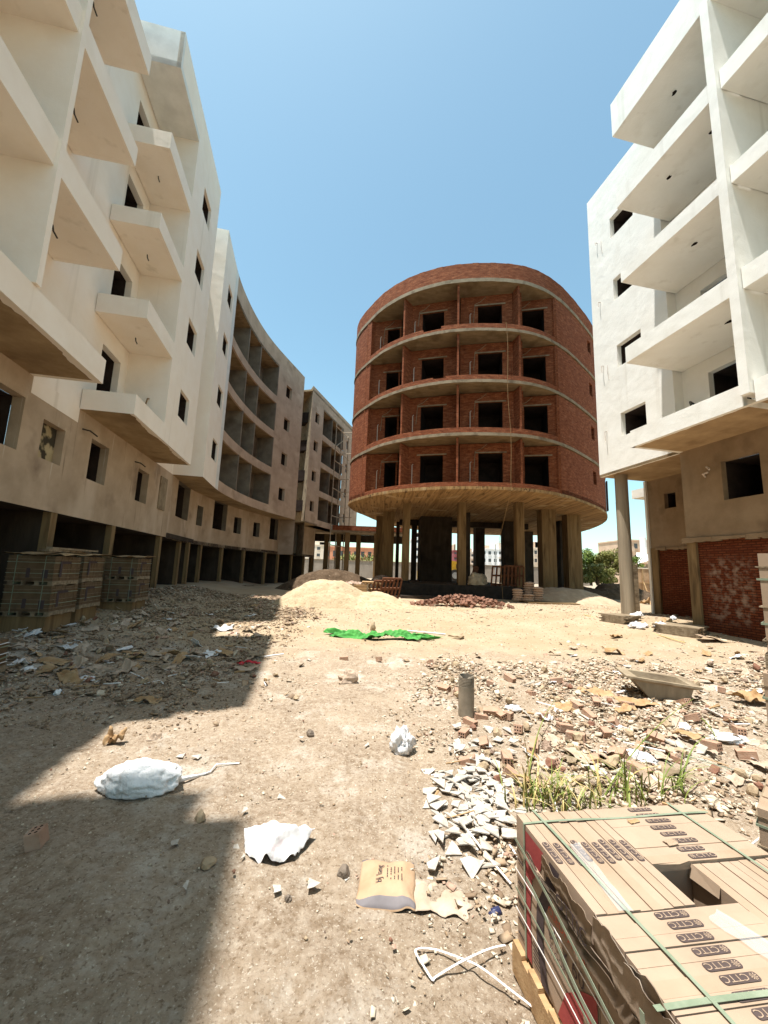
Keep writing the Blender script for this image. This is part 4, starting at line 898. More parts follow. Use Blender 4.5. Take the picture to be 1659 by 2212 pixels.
# ================================================================== FRONT PALLET OF TILE BOXES
FA = Vector((.8555, 2.5797)); FU = Vector((.98958, .1440)).normalized(); FV = Vector((FU.y, -FU.x)); FT = .785; FB = .135
FP = thing('tile_pallet', 'strapped pallet of brown tile cartons with one missing from its top, right foreground', 'pallet', (1.5, 2.1, 0))
P3 = lambda u, v_, z: Vector((*(FA+FU*u+FV*v_), z))
def pbox(m, u0, u1, v0, v1, z0, z1, mi=0):
    c = P3((u0+u1)/2, (v0+v1)/2, (z0+z1)/2); return m.obox(c, Vector((*FU,0))*(u1-u0)/2, Vector((*FV,0))*(v1-v0)/2, (0,0,(z1-z0)/2), mi)
def carton(u0, u1, v0, v1, z1, name='tile_carton', mi=0):
    rr = random.Random(int(u0*7919+v0*104729)); m = MB(); e = .0015; j = rr.uniform(-.004,.003)
    pbox(m, u0+e, u1-e, v0+rr.uniform(-.004,.004), v1+rr.uniform(-.004,.004), FB, z1+j, 0)
    o = m.build(name, [MT['card2'] if rr.random() < .6 else MT['card']], FP)
    md = o.modifiers.new('soft_edges', 'BEVEL'); md.width = .004; md.segments = 2; return o, z1+j
def badge(o3, xd, yd, parent=None, L=.155, Hh=.034):
    """rounded dark label with pale letters and a fan disc; xd reading direction"""
    m = MB(); o3, xd, yd = Vector(o3), Vector(xd), Vector(yd); up = Vector((0,0,1)); rr_ = Hh*.35; P = []
    for cx, cy, a0 in ((L/2-rr_,Hh/2-rr_,0), (-L/2+rr_,Hh/2-rr_,90), (-L/2+rr_,-Hh/2+rr_,180), (L/2-rr_,-Hh/2+rr_,270)):
        for a in (0,30,60,90): P.append(o3+xd*(cx+rr_*math.cos(R(a0+a)))+yd*(cy+rr_*math.sin(R(a0+a)))+up*.0028)
    m.poly(P, 0)
    text_into(m, 'CTTC', Hh*1.02, o3-xd*(L*.5-.042)-yd*Hh*.35+up*.0042, xd, yd, 1, font_sx=1.2)
    c = o3-xd*(L/2-.020)+up*.0042
    for a in range(-60,241,37): 
        d = xd*math.cos(R(a))+yd*math.sin(R(a)); t = xd*-math.sin(R(a))+yd*math.cos(R(a)); m.poly([c, c+d*.0135+t*.0022, c+d*.0135-t*.0022], 1)
    return m.build('badge_print', [MT['brown_ink'], MT['card2']], FP)
XU = Vector((*FU,0)); XV = Vector((*FV,0)); t = .0545
for k in range(9):
    o, z = carton(k*t, (k+1)*t, .0, .70, FT); badge(P3((k+.5)*t, .335+(.01*(k%3)), z), XV*-1 if False else XV*-1, XU) if False else badge(P3((k+.5)*t, .335+.012*(k%3), z), -XV, -XU*-1)
for k in range(8):
    o, z = carton(.492, 1.195, k*.0575+.003, (k+1)*.0575+.003, FT+.003)
    badge(P3(.80+.010*(k % 3), (k+.5)*.0575+.003, z), XU, -XV)
for k in range(9):
    o, z = carton(.705+k*t, .705+(k+1)*t, .472, 1.2, FT-.004)
    badge(P3(.705+(k+.5)*t, .93, z), XV, -XU)
for k in range(9):
    o, z = carton(.0, .70, .705+k*t, .705+(k+1)*t, FT+.001)
    badge(P3(.335+.012*(k % 2), .705+(k+.5)*t, z), -XU, XV)
m = MB(); pbox(m, .49, .704, .466, .70, FB, FB+.12); m.build('tile_carton', MT['card_dk'], FP)
m = MB()
for v0 in (0,.17,.36,.55,.74,.93,1.1): pbox(m, -.03, 1.22, v0, v0+.10, FB-.024, FB-.002)
for u0 in (-.03,.56,1.12): pbox(m, u0, u0+.10, -.01, 1.21, .03, FB-.025); pbox(m, u0, u0+.1, -.01, 1.21, -.03, .0295)
m.build('wooden_pallet', MT['wood'], FP)
# printed long face
m = MB(); W_ = lambda v_, w, e=.0035: P3(-e, v_, FB+w)
def face(P, mi, e=.0035): m.poly([W_(a,b,e) for a,b in P], mi)
face([(.115,.63),(.30,.63),(.27,.53),(.18,.42),(.155,.25),(.165,.01),(.115,.01)], 0)
face([(.36,.63),(.445,.63),(.375,.47),(.295,.34),(.28,.2),(.325,.01),(.255,.01),(.215,.2),(.225,.34),(.305,.48)], 1)
face([(.40,.01),(.695,.01),(.695,.345),(.59,.275),(.47,.16)], 0)
text_into(m, 'CLEOPATRA', .058, W_(.335,.385,.004), XV, (0,0,1), 2, font_sx=.92); text_into(m, '60 x 60', .098, W_(.33,.285,.004), XV, (0,0,1), 1, font_sx=.95); text_into(m, 'FLOOR TILES', .040, W_(.345,.232,.004), XV, (0,0,1), 1)
for k in range(6): face([(.18,.04+.018*k),(.245,.04+.018*k),(.245,.048+.018*k),(.18,.048+.018*k)], 3)
face([(.60,.06),(.665,.06),(.665,.20),(.60,.20)], 4, .0042); text_into(m, 'CTTC', .03, W_(.615,.12,.005), XV, (0,0,1), 1)
for w in (.05,.12,.2,.3,.42,.5): face([(.02,w),(.085,w),(.085,w+.012),(.02,w+.012)], 3)
m.build('printed_face', [MT['red'], MT['black'], MT['red_ink'], MT['brown_ink'], MT['card2']], FP)
# torn flaps hanging along the left top edge
for k, (v0, v1, z0, z1, out, mat) in enumerate(((.30,.70,.645,.735,.010,'card'),(.15,1.2,.605,.655,.028,'card_fold'),(.22,1.2,.595,.635,.045,'card'),(.70,1.21,.60,.765,.035,'card_fold'),(.78,1.21,.58,.70,.062,'card'),(.70,1.2,.66,.785,.022,'card_fold'))):
    rr = random.Random(40+k); m = MB(); N_ = 26; P = []
    for q in range(N_+1):
        f = q/N_; v_ = v0+(v1-v0)*f; w = math.sin(f*9+k)*.010+rr.uniform(-.004,.004)
        o1 = out*(min(1, f*3+.1))+w; zt = z1+.012*math.sin(f*17+k*2)+rr.uniform(-.006,.006)+(.02 if out < .06 else -.05*f); zb_ = z0+.045+.02*math.sin(f*6+k)-.04*f
        P.append((P3(-.006-o1*.45, v_, zb_), P3(-.010-o1, v_, (zt+zb_)/2), P3(-.008-o1*.55, v_, zt)))
    for a, b in zip(P, P[1:]):
        for i in (0,1): m.quad(a[i], b[i], b[i+1], a[i+1], 0); d = XU*-.004; m.quad(a[i]+d, b[i]+d, b[i+1]+d, a[i+1]+d, 0)
        m.quad(a[2], b[2], b[2]+XU*-.004, a[2]+XU*-.004, 0); m.quad(a[0], b[0], b[0]+XU*-.004, a[0]+XU*-.004, 0)
    if k == 5: pass
    merge(m.build('torn_flap', MT[mat], FP, True), .0002)
m = MB(); text_into(m, 'OTTIC', .085, P3(-.0365,.46,.655), XV, (0,0,1), 0, font_sx=.9); m.build('flap_lettering', MT['black'], FP)
# straps
zt = FT+.006
def strap(pts, w=.016, mat='strap', up=None, name='strap'): return MB().ribbon(pts, w, .0018, 0, up).build(name, MT[mat], FP)
def rib(f, n=20): return [f(i/n) for i in range(n+1)]
strap(rib(lambda f: P3(-.006+1.21*f, .102-.004*math.sin(f*3), zt+.004*math.sin(f*9)))); strap(rib(lambda f: P3(-.05+1.26*f, 1.06+.01*f, zt+.004*math.sin(f*7))), .02)
strap(rib(lambda f: P3(.112+.06*f, -.008+1.24*f, zt+.004+.003*math.sin(f*10)))); strap(rib(lambda f: P3(1.03+.012*f, -.008+1.24*f, zt+.004)))
strap(rib(lambda f: P3(-.007, .102+.004*f, zt-.66*f)), up=XU); strap(rib(lambda f: P3(-.10, 1.06+.02*f, zt-.5*f)), .02, up=XU)
for z0, z1, mat, w in ((.655,.59,'strap',.018), (.40,.30,'strap',.012), (.50,.47,'strap_w',.006), (.30,.26,'strap_w',.006)):
    strap(rib(lambda f: P3(-.010-(.11*f if z0 > .55 else .012*f), .0+1.22*f, z0+(z1-z0)*f+.012*math.sin(f*5))), w, mat, XU)
strap(rib(lambda f: P3(-.10-.035*math.sin(f*3), .30+.92*f, .655-.12*f+.02*math.sin(f*8))), .022, 'strap', XU); 
# film scraps and chips of card on the top
for k, (u, v_, w, h, rz, mat) in enumerate(((.66,.145,.07,.03,.2,'card_dk'), (.72,.335,.065,.04,.1,'card'), (.16,.50,.06,.42,-.1,'clearbag'), (.58,.95,.10,.40,.4,'clearbag'))):
    o = sheet_mesh('card_scrap' if k < 2 else 'film_scrap', w, h, [MT[mat]], 60+k, amp=.014, freq=3, th=.002, nx=6, ny=8); o.parent = FP; o.location = P3(u, v_, FT+.004)-Vector(FP['_w']); o.rotation_euler.z = rz+math.atan2(FU.y,FU.x)
    if mat == 'clearbag': o.data.materials[0] = MT['film'] if 'film' in MT else MT['clearbag']
m = MB()
for u, v0, v1 in ((.705,.47,.62), (.49,.47,.69)): m.quad(P3(u,v0,FT), P3(u,v1,FT), P3(u-.012,v1,FT-.05), P3(u-.02,v0,FT-.06))
m.quad(P3(.52,.463,FT+.002), P3(.70,.463,FT+.003), P3(.69,.48,FT+.02), P3(.62,.49,FT+.015)); m.build('torn_flap', MT['card'], FP)

# ================================================================== OTHER PALLETS OF CARTONS
def stack_pallet(label, cat, near, ax, ay, wx, wy, z0, hp=.12, hb=.6, n=8, group=None, redmark=False, cm='card', straps=True, base='wooden_pallet', dull=False):
    """near: plan corner; ax, ay: unit plan directions of the two sides seen"""
    near = Vector(near); T = thing('tile_pallet', label, cat, (near.x, near.y, z0), group)
    pt = lambda a, b, z: Vector((*(near+ax*a+ay*b), z)); rr = random.Random(int(abs(near.x)*997+z0*31))
    def bx(m, a0, a1, b0, b1, c0, c1, mi=0): return m.obox(pt((a0+a1)/2,(b0+b1)/2,(c0+c1)/2), Vector((*ax,0))*(a1-a0)/2, Vector((*ay,0))*(b1-b0)/2, (0,0,(c1-c0)/2), mi)
    m = MB(); bx(m, 0, wx, 0, wy, z0+hp-.025, z0+hp-.002)
    for k in range(4): a = wx*k/3.6; bx(m, a, a+.1, 0, wy, z0+.022, z0+hp-.026)
    for k in range(3): b = (wy-.1)*k/2; bx(m, 0, wx, b, b+.1, z0, z0+.0215)
    m.build(base, MT['wood_dk'], T)
    for k in range(n):
        b0 = wy*k/n; m = MB(); bx(m, .015+rr.uniform(-.008,.008), wx-.015, b0+.002, b0+wy/n-.002, z0+hp, z0+hp+hb+rr.uniform(-.012,.012)); m.build('tile_carton', MT[cm], T)
    if redmark or straps:
        for a, b, c, d in ((.12,.24,.1,.45),(.5,.58,.12,.5)):
            m = MB(); bx(m, wx*a, wx*b, -.004, 0, z0+hp+hb*c, z0+hp+hb*d, 0); m.build('printed_mark', MT['black' if not redmark else 'red'], T)
        m = MB(); bx(m, -.004, 0, wy*.2, wy*.28, z0+hp+hb*.15, z0+hp+hb*.8, 0); bx(m, -.004, 0, wy*.28, wy*.6, z0+hp+hb*.7, z0+hp+hb*.8, 0); m.build('printed_mark', MT['black'], T)
        m = MB()
        for c in (.12,.45,.85): bx(m, -.003, wx+.003, -.003, wy+.003, z0+hp+hb*c, z0+hp+hb*c+.008, 0)
        m.build('strap', MT['wood_dk' if dull else 'strap_w'], T)
        m = MB()
        for c in (.28,.72): bx(m, -.002, wx+.002, -.002, wy+.002, z0+hp+hb*c, z0+hp+hb*c+.014, 0)
        for a in (.2,.8): bx(m, wx*a, wx*a+.014, -.006, wy+.006, z0+.03, z0+hp+hb+.008, 0)
        m.build('strap', MT['strap'], T)
    return T
zc = at_Y(103.2, 1332.6, 9.75); near = Vector((zc.x, zc.y)); zb0 = zc.z
aL = -EN; aS = ES.copy()
hs_ = 1.46/2
def topper(loc, w, h, seed, label, rz): return sheet('card_cover', loc, w, h, [MT['card_dk']], seed, rz, label=label, cat='cardboard', amp=.10, freq=4, th=.006, nx=12, ny=8)
stacks = ((near, 'stack nearest the camera'), (near+aS*1.42+aL*.05, 'stack in the middle'), (near+aS*3.6+(-aL)*.52, 'stack farthest back'))
zz = [zb0, zb0+.03, zb0+.05]
for (nr, w), z0 in zip(stacks, zz):
    for lv, nm in ((0,'lower'), (1,'upper')):
        stack_pallet(f'{nm} strapped carton pallet of the left {w}', 'pallet', nr+aL*(.03*lv)+aS*.02*lv, aL, aS, 1.02, 1.15, z0+lv*.73, .12, .605, 8, 'pallets of cartons stacked two high in the shade', cm='card_shade', straps=True, dull=True)
for (nr, w), z0, sd_ in zip(stacks, zz, (3,5,8)):
    c = nr+aL*.55+aS*.55; topper((c.x,c.y,z0+1.47), 1.25, 1.1, sd_, f'crumpled cardboard cover lying on top of the left {w}', AZ)
c = stacks[0][0]+aL*.3+aS*1.0; pl = thing('plank', 'long pale plank lying across the tops of the two left carton stacks', 'plank', (c.x,c.y,zb0+1.56)); m = MB().obox((c.x,c.y,zb0+1.60), Vector((*(aS*.95-aL*-.1),0)).normalized()*1.25, Vector((*EN,0))*.11, (0,0,.03)); m.obox((c.x+.1,c.y+.1,zb0+1.655), Vector((*aS,0))*1.1, Vector((*EN,0))*.07, (0,0,.025)); m.build('board', MT['wood_dk'], pl)
for (nr, w), z0, sc_ in zip(stacks, zz, (1.0, 1.0, .8)):
    c = nr+aL*.6+aS*.6; b_ = thing('concrete_block', f'grey concrete footing block under the left {w}', 'block', (c.x,c.y,z0-.4)); MB().obox((c.x,c.y,z0-.26), Vector((*aL,0))*.52, Vector((*aS,0))*.55, (0,0,.255)).build('body', MT['concrete'], b_)
# carton corner at the left edge of the view
zc = at_Y(-100, 1480, 5.9); stack_pallet('dark carton pallet cut by the left edge of the view, on the shaded rubbish', 'pallet', (zc.x, zc.y), aL, aS, 1.1, 1.0, zc.z-.05, .1, .42, 7, cm='card_shade')
# tall stack at the right edge
zr = at_Y(1639, 1740, 2.62)
ax_ = Vector((.66,-.75)); ay_ = Vector((.75,.66))
for k, (xe, ya, yb, yc) in enumerate(((1637,1738,1900,1985), (1653,1448,1672,1737), (1640,1193,1412,1448))):
    e0 = at_Y(xe, (ya+yb)/2, 2.62); zt_, zm_, zb_ = (at_Y(xe, q_, 2.62).z for q_ in (ya, yb, yc))
    stack_pallet(('bottom','middle','top')[k]+' carton pallet of the tall stack cut by the right edge of the view', 'pallet', (e0.x, e0.y), ax_, ay_, 1.2, 1.15, zb_+.003, zm_-zb_-.003, zt_-zm_-.004, 6, 'tall carton stack at the right edge', cm='card', redmark=True, base='wooden_pallet', dull=True)
m_ = thing('concrete_block', 'low footing under the tall carton stack at the right edge', 'block', (zr.x+.5, zr.y+.5, 0)); MB().obox((zr.x+.85,zr.y+.15,-.12), (.5,0,0), (0,.45,0), (0,0,.158)).build('body', MT['concrete'], m_)

# ================================================================== SINGLE THINGS ON THE YARD
# white sacks
p = G(302, 1702); sk = blob('plastic_sack', p-Vector((0,0,.01)), (.76,.44,.25), 4, MT['plastic_w'], .17, 5, 'stuffed shiny white plastic sack with a twisted tail, left of the foreground', 'sack', None, .05, 2.0, True, .10)
q = G(385, 1700); e = G(520, 1655); mid = G(440, 1680)
o = MB().tube([q+Vector((-.1,0,.12)), q+Vector((.0,.02,.05)), mid+Vector((0,-.02,.03)), mid+Vector((.05,.05,.02)), G(470,1658)+Vector((0,0,.02)), e+Vector((0,0,.012))], [.06,.026,.011,.009,.008,.006], 8).build('twisted_tail', MT['plastic_w'], sk, True)
p = G(590, 1835); ws = sheet('woven_sack', p, .58, .40, [MT['sack_w']], 9, -.03, label='flattened white woven sack with faded pink print, in front of the paper bag', cat='sack', amp=.03, freq=5, th=.006, nx=44, ny=32, ragged_=.06, fold=lambda a,b: .12*max(0,1-(2*abs(a))**2.4)*max(0,1-(2*abs(b))**2)+.016*abs(math.sin(a*13+b*9))+.016*abs(math.sin(a*7-b*15))+.05*math.exp(-((a*.9-b*.5-.25)*14)**2))
for v_ in ws.data.vertices:
    a = v_.co.x/.58; f = (v_.co.y/.40+.5); v_.co.x *= .62+.38*f; v_.co.y = (f-.5)*.40*(1-.45*abs(2*a)**1.4) if f < .5 else v_.co.y*(1-.25*abs(2*a)**2)
p = G(868, 1625); blob('crumpled_bag', p, (.32,.24,.30), 15, MT['plastic_w'], .4, 4, 'crumpled white plastic bag standing on the rubble edge', 'bag', None, .4, 2.0, True, .35)
# paper cement bag
p = G(835, 1915); pb = thing('paper_bag', 'empty brown paper sack with dark end bands and black lettering, lying face up', 'paper bag', p); pb.rotation_euler.z = -.05
def pbm(a, b): return 1 if (b < -.40) or (b > .46) else 0
o = sheet_mesh('sack_body', .40, .42, [MT['paper'], MT['paper_grey']], 5, amp=.03, freq=3.2, th=.012, nx=30, ny=26, ragged_=.10, midx=pbm, fold=lambda a,b: .055*max(0,1-(abs(a)*2)**3)*max(0,1-(abs(b)*2)**4)); o.parent = pb; o.data.polygons.foreach_set('use_smooth', [True]*len(o.data.polygons))
m = MB(); m2_ = MB()
def on_bag(x, y):
    best = max((v_.co.z for v_ in o.data.vertices if abs(v_.co.x-x) < .02 and abs(v_.co.y-y) < .02), default=.05); return Vector((x, y, best+.002))
text_into(m, 'bJ lang', .062, (0,0,0), (0,1,0), (-1,0,0), 0)
m.v = [Vector((v_.x-.035, v_.y-.085, 0)) for v_ in m.v]
for k in range(5): 
    for j in range(7): 
        x = .0+.026*k; y = -.06+.02*j
        if (k*7+j*3) % 5: m.poly([Vector((x,y,0)), Vector((x+.007,y,0)), Vector((x+.007,y+.013,0)), Vector((x,y+.013,0))], 0)
m.v = [on_bag(v_.x, v_.y) for v_ in m.v]; lm = m.build('lettering', MT['black']); lm.parent = pb
p = G(950, 1948); sheet('cardboard_sheet', p, .40, .26, [MT['card_fold']], 31, -.2, label='crumpled sun-bleached cardboard lying right of the brown paper bag', cat='cardboard', amp=.045, freq=5, th=.006, nx=26, ny=18, ragged_=.3)
# white packing strap loop
zs_ = [G(*q_)+Vector((0,0,.012)) for q_ in ((1092,2058),(1061,2071),(1014,2095),(975,2111),(940,2125),(934,2130),(918,2110),(899,2084),(898,2074),(912,2066),(930,2064),(948,2069),(1003,2095),(1039,2115),(1097,2155),(1150,2190))]
zs_ = [Vector(v_) for v_ in zs_]; P2 = [Vector((a.x,a.y)) for a in zs_]; P2 = smooth_poly(P2, 3); zgs = sum(a.z for a in zs_)/len(zs_)
st = thing('packing_strap', 'loop of white packing strap lying on the dirt beside the front pallet', 'strap', zs_[6]); MB().ribbon([Vector((a.x,a.y,zgs+.03+.014*math.sin(k*.35))) for k, a in enumerate(P2)], .0105, .002).build('band', MT['strap_w'], st)
# threaded pipe
p = G(1007, 1548); pp = thing('pipe', 'upright dirty grey pipe with threaded broken top, standing out of the rubble', 'pipe', p)
m = MB(); rI = .105; rO = .122; H_ = .62; seg = 28; rr = random.Random(3)
topz = [H_-(rr.uniform(.02,.08) if k in (18,19,20,21) else rr.uniform(0,.012)) for k in range(seg)]
def ringp(r, z): return [p+Vector((r*math.cos(2*math.pi*k/seg), r*math.sin(2*math.pi*k/seg), z if not isinstance(z, list) else z[k])) for k in range(seg)]
rows = [ringp(rO,-.1), ringp(rO,.46)]
for k in range(6): z = .465+.022*k; rows += [ringp(rO-.007,z), ringp(rO-.007,z+.006), ringp(rO,z+.010), ringp(rO,z+.018)]
rows += [ringp(rO-.006,topz), ringp(rI,topz), ringp(rI,.0)]
for a, b in zip(rows, rows[1:]):
    for k in range(seg): k2 = (k+1) % seg; m.quad(a[k], a[k2], b[k2], b[k])
m.build('tube', MT['pipe'], pp)
# concrete mixing trough
p = G(1425, 1508); tr = thing('trough', 'grey concrete trough with a flared white rim lying tilted on the rubble', 'trough', p); m = MB()
def ring4(x0,x1,y0,y1,z): return [Vector((x0,y0,z)), Vector((x1,y0,z)), Vector((x1,y1,z)), Vector((x0,y1,z))]
T_ = [ring4(-.18,.36,-.24,.30,-.05), ring4(-.50,.42,-.30,.36,.30), ring4(-.66,.54,-.36,.44,.34), ring4(-.66,.54,-.36,.44,.375), ring4(-.46,.38,-.26,.32,.37), ring4(-.16,.32,-.2,.26,.1)]
rz_ = Matrix.Rotation(-.28, 3, 'Z')@Matrix.Rotation(R(4), 3, 'Y')
T_ = [[p+rz_@v_ for v_ in q_] for q_ in T_]
for k, (a, b) in enumerate(zip(T_, T_[1:])):
    for i in range(4): m.quad(a[i], a[(i+1)%4], b[(i+1)%4], b[i], 0 if k < 1 else 1)
m.poly(T_[-1], 0); m.poly(T_[0], 0); ob = m.build('basin', [MT['conc_grey'], MT['slab']], tr)
# cloths
p = G(822, 1382); sheet('green_cloth', p, 2.9, .36, [MT['green']], 21, .03, label='bright green cloth crumpled across the sand edge', cat='cloth', amp=.14, freq=8, th=.006, nx=90, ny=18, ragged_=.8, fold=lambda a,b: .04*math.sin(a*9)+.17*abs(math.sin(a*19+b*5))*max(0,1-abs(b)*2)+.05*abs(math.sin(a*47-b*11))+.02)
p = G(535, 1436); sheet('red_rag', p, .5, .12, [MT['redcloth']], 22, -.25, label='small bright red rag at the edge of the left shadow', cat='rag', amp=.10, freq=5, th=.006, nx=24, ny=8, ragged_=.6)
# boulders and lumps with their own place
def cardbox(px, w, h, seed, rz, label, mat='card_dk', tilt=(.1,.1), amp=.12): return sheet('cardboard_piece', G(*px), w, h, [MT[mat]], seed, rz, tilt, label, 'cardboard', amp=amp, freq=2.6, th=.008, nx=16, ny=12, ragged_=.3)
blob('paper_bundle', G(752, 1475), (.42,.3,.26), 33, MT['card_fold'], .35, 3, 'crumpled tan carton bundle alone on the open dirt', 'bundle', None, .2, 1.6, True, .25).data.polygons.foreach_set('use_smooth', [False]*1280)
for k, (px, d, lab, mt) in enumerate((((670,1590),(.12,.1,.09),'round dark mortar lump alone on the sunlit dirt left of the crumpled white bag','stone_dk'), ((742,1895),(.10,.09,.09),'small dark mortar lump touching the left side of the brown paper bag','stone_dk'),
    ((640,1510),(.12,.1,.07),'small tan stone below the tan carton bundle','stone'), ((805,1362),(.22,.2,.3),'upright tan stone behind the green cloth','stone'), ((862,1372),(.32,.24,.16),'brown stone lying on the green cloth','stone'),
    ((985,1378),(.62,.35,.14),'flat tan sack-like lump at the right end of the green cloth','stone'), ((865,1306),(.35,.3,.24),'round tan stone at the right foot of the sand heap','stone'), ((1140,1295),(.5,.4,.25),'tan dirt lump by the cement sacks','stone'),
    ((432,1775),(.11,.09,.1),'pale stone at the tip of the foreground shadow','stone'), ((450,1870),(.12,.1,.06),'flat stone on the right edge of the foreground shadow','stone'), ((622,1945),(.05,.05,.035),'tiny dark stone left of the paper bag on bare dirt','stone_dk'), ((985,1240+200),(.2,.16,.12),'dark lump beside the pipe top','stone'))):
    rock('stone', G(*px), d, 70+k, MT[mt], lab, 'stone')
cardbox((245,1608), .20,.14, 71, .3, 'small curled cardboard scrap with a white edge, in the lit strip between shadows', amp=.22)
cardbox((330,1600), .16,.08, 72, .4, 'curled pale scrap right of the curled cardboard in the lit strip', 'card_fold')
cardbox((320,1518), .34,.2, 73, .1, 'warped dark board piece in the middle of the left shadow', amp=.14)
sheet('printed_sheet', G(195,1468), .5,.28, [MT['plastic_w'], MT['red']], 74, -.15, (0,0), 'white and red printed sheet lying in the left shade', 'paper', amp=.04, nx=10, ny=8, midx=lambda a,b: 1 if (a-.05)**2+(b-.05)**2 < .03 else 0)
cardbox((100,1432), .7,.3, 75, .2, 'brown cardboard sheets slumped at the far left of the shade'); cardbox((150,1472), .5,.3, 76, -.6, 'folded brown carton beside the printed sheet', amp=.22)
cardbox((290,1412), .55,.26, 77, .2, 'tan carton panel in the left rubbish, beside the torn sack'); cardbox((345,1415), .5,.22, 78, .0, 'flattened carton with dark ends in the left rubbish', 'card_fold'); cardbox((480,1362), .6,.3, 79, .1, 'sunlit white torn sack in the notch of the left shadow', 'sack_w', amp=.2)
cardbox((1325,1412), .55,.3, 80, -.1, 'brown carton lid behind the trough', amp=.2); cardbox((1375,1408+118), .6,.24, 81, -.05, 'dark brown carton half buried below the trough', amp=.16); cardbox((1285,1500), .6,.25, 82, -.2, 'flat brown carton left of the trough'); cardbox((1620,1520), .6,.34, 83, .1, 'tan carton leaning at the right edge below the tall stack', amp=.3)
cardbox((1330,1378), .34,.2, 84, 0, 'brown carton lump on the sand right of the track', amp=.25); cardbox((1440,1350), .3,.3, 85, .8, 'crumpled brown carton against the timber pile', amp=.3)
p = G(1555,1385); sheet('printed_carton', p, 1.1,.5, [MT['card'], MT['red']], 86, -.35, (.0,.22), 'flattened brown carton with red stripes leaning at the foot of the brick infill', 'cardboard', amp=.10, nx=16, ny=10, midx=lambda a,b: 1 if (int((a+.5)*16) in (4,5,10,11) and b > -.2) else 0)
for k, (px, w, lab) in enumerate((((1580,1600),.5,'clear crumpled film at the right edge of the rubble'), ((1480,1575),.3,'cloudy plastic bottle-like film on the rubble below the trough'), ((1385,1640),.4,'clear film caught in the grass'), ((1110,1535),.3,'pale film lying just right of the upright pipe'), ((60,1450),.25,'pale plastic scrap near the left edge'), ((125,1500),.2,'grey plastic scrap in the left shade'))):
    blob('plastic_film', G(*px), (w, w*.6, .09), 90+k, MT['clearbag'], .4, 3, lab, 'plastic film', None, k, 2.2, True, .4)
blob('blue_wrapper', G(1070,1978), (.09,.06,.05), 99, plain('navy_wrapper', (.03,.035,.09), .4), .4, 3, 'small navy blue wrapper beside the front pallet', 'wrapper', None, .3, 2, True, .3)
# timber stacks, bags by the column
def timber(px0, px1, depth, n, seed, lab):
    a = G(*px0); b = G(*px1); d = (b-a); d.z = 0; L = d.length; d.normalize(); q = Vector((-d.y,d.x,0)); z = min(a.z,b.z)-.06; T = thing('timber_stack', lab, 'timber', a); rr = random.Random(seed)
    for k in range(n):
        h = .052; m = MB(); nb = 3
        for j in range(nb):
            w = depth/nb; off = rr.uniform(-.06,.06); c = a+d*(L/2+off)+q*(w*(j+.5)); c.z = z+h*(k+.5); m.obox(c, d*(L/2+rr.uniform(-.08,.03)), q*(w/2-.004), (0,0,h/2-.004))
        m.build('board', MT['wood_dk'], T)
    return T
timber((1296,1342), (1352,1350), .9, 7, 5, 'stack of weathered boards at the foot of the round column'); timber((1412,1365), (1512,1380), 1.2, 7, 6, 'long stack of weathered boards in front of the brick infill'); 
p = G(1405,1322); cardbox((1395,1305), .7,.5, 88, .6, 'heap of crumpled dark cartons behind the round column', amp=.5)
SACK = None; rr = random.Random(14)
for k in range(9):
    px = (1370+rr.uniform(-8,95), 1347+rr.uniform(-14,18)); pos = G(*px)
    if SACK is None: SACK = blob('scrap_sack', pos, (.5,.32,.2), 44, MT['sack_w'], .4, 3, 'white sack of scrap in the bright heap between the two timber stacks', 'sack', 'white scrap sacks between the timber stacks', 0, 2, True, .3)
    else:
        o = SACK.copy(); COL.objects.link(o); o.location = pos+Vector((0,0,.10*(k % 2))); o.rotation_euler = (rr.uniform(-.3,.3), rr.uniform(-.3,.3), rr.uniform(0,6)); s_ = rr.uniform(.6,1.1); o.scale = (s_, s_, s_)
# long reed pole on the ground
a = G(1262,1330); b = G(1480,1392); o = MB().tube([a+Vector((0,0,.04)), (a+b)/2+Vector((0,0,.06)), b+Vector((0,0,.05))], .016, 5).build('pole', MT['grass_dry'], None, loc=a); tag(o, 'long thin reed pole lying on the sand in front of the timber stacks', 'pole')
a = G(880,1364); b = G(962,1372); o = MB().obox((a+b)/2+Vector((0,0,.03)), (b-a)/2, Vector((0,.04,0)), (0,0,.015)).build('batten', MT['strap_w'], None, loc=a); tag(o, 'white batten lying behind the green cloth', 'batten')
a = G(1165,1640); 
# ------------------------------------------------------------------ sand heap, soil heaps
def heap(name, c, sx, sy, h, mat, seed, label, cat, bumps=((0,0,1,1),), n=70, rough=.05, base=True, freq=3, rz=0):
    r = math.cos(rz), math.sin(rz); m = MB(); g = {}
    for i in range(n+1):
        for j in range(n+1):
            a = i/n*2-1; b = j/n*2-1; x = c[0]+(a*sx*r[0]-b*sy*r[1]); y = c[1]+(a*sx*r[1]+b*sy*r[0]); z = 0
            for bx_, by_, br, bh in bumps:
                q_ = math.hypot((a-bx_)/br, (b-by_)/br); z = max(z, bh*max(0, 1-q_)**1.0*(1-.25*math.exp(-q_*q_*18)))
            zz_ = zgf(x, y); edge = min(1, z*6); z = z*h+rough*edge*float(fbm(a*freq+seed, b*freq+seed, 4))+rough*.3*edge*float(vnoise(a*30,b*30)); g[i,j] = Vector((x, y, zz_+z-.03*(1-edge)-.05*(1 if z <= 0.001 else 0)))
    for i in range(n):
        for j in range(n): m.quad(g[i,j], g[i+1,j], g[i+1,j+1], g[i,j+1])
    o = m.build(name, mat, None, True, loc=(c[0],c[1],zgf(*c))); merge(o, .001); return tag(o, label, cat)
ps = at_Y(690, 1300, 19.3)
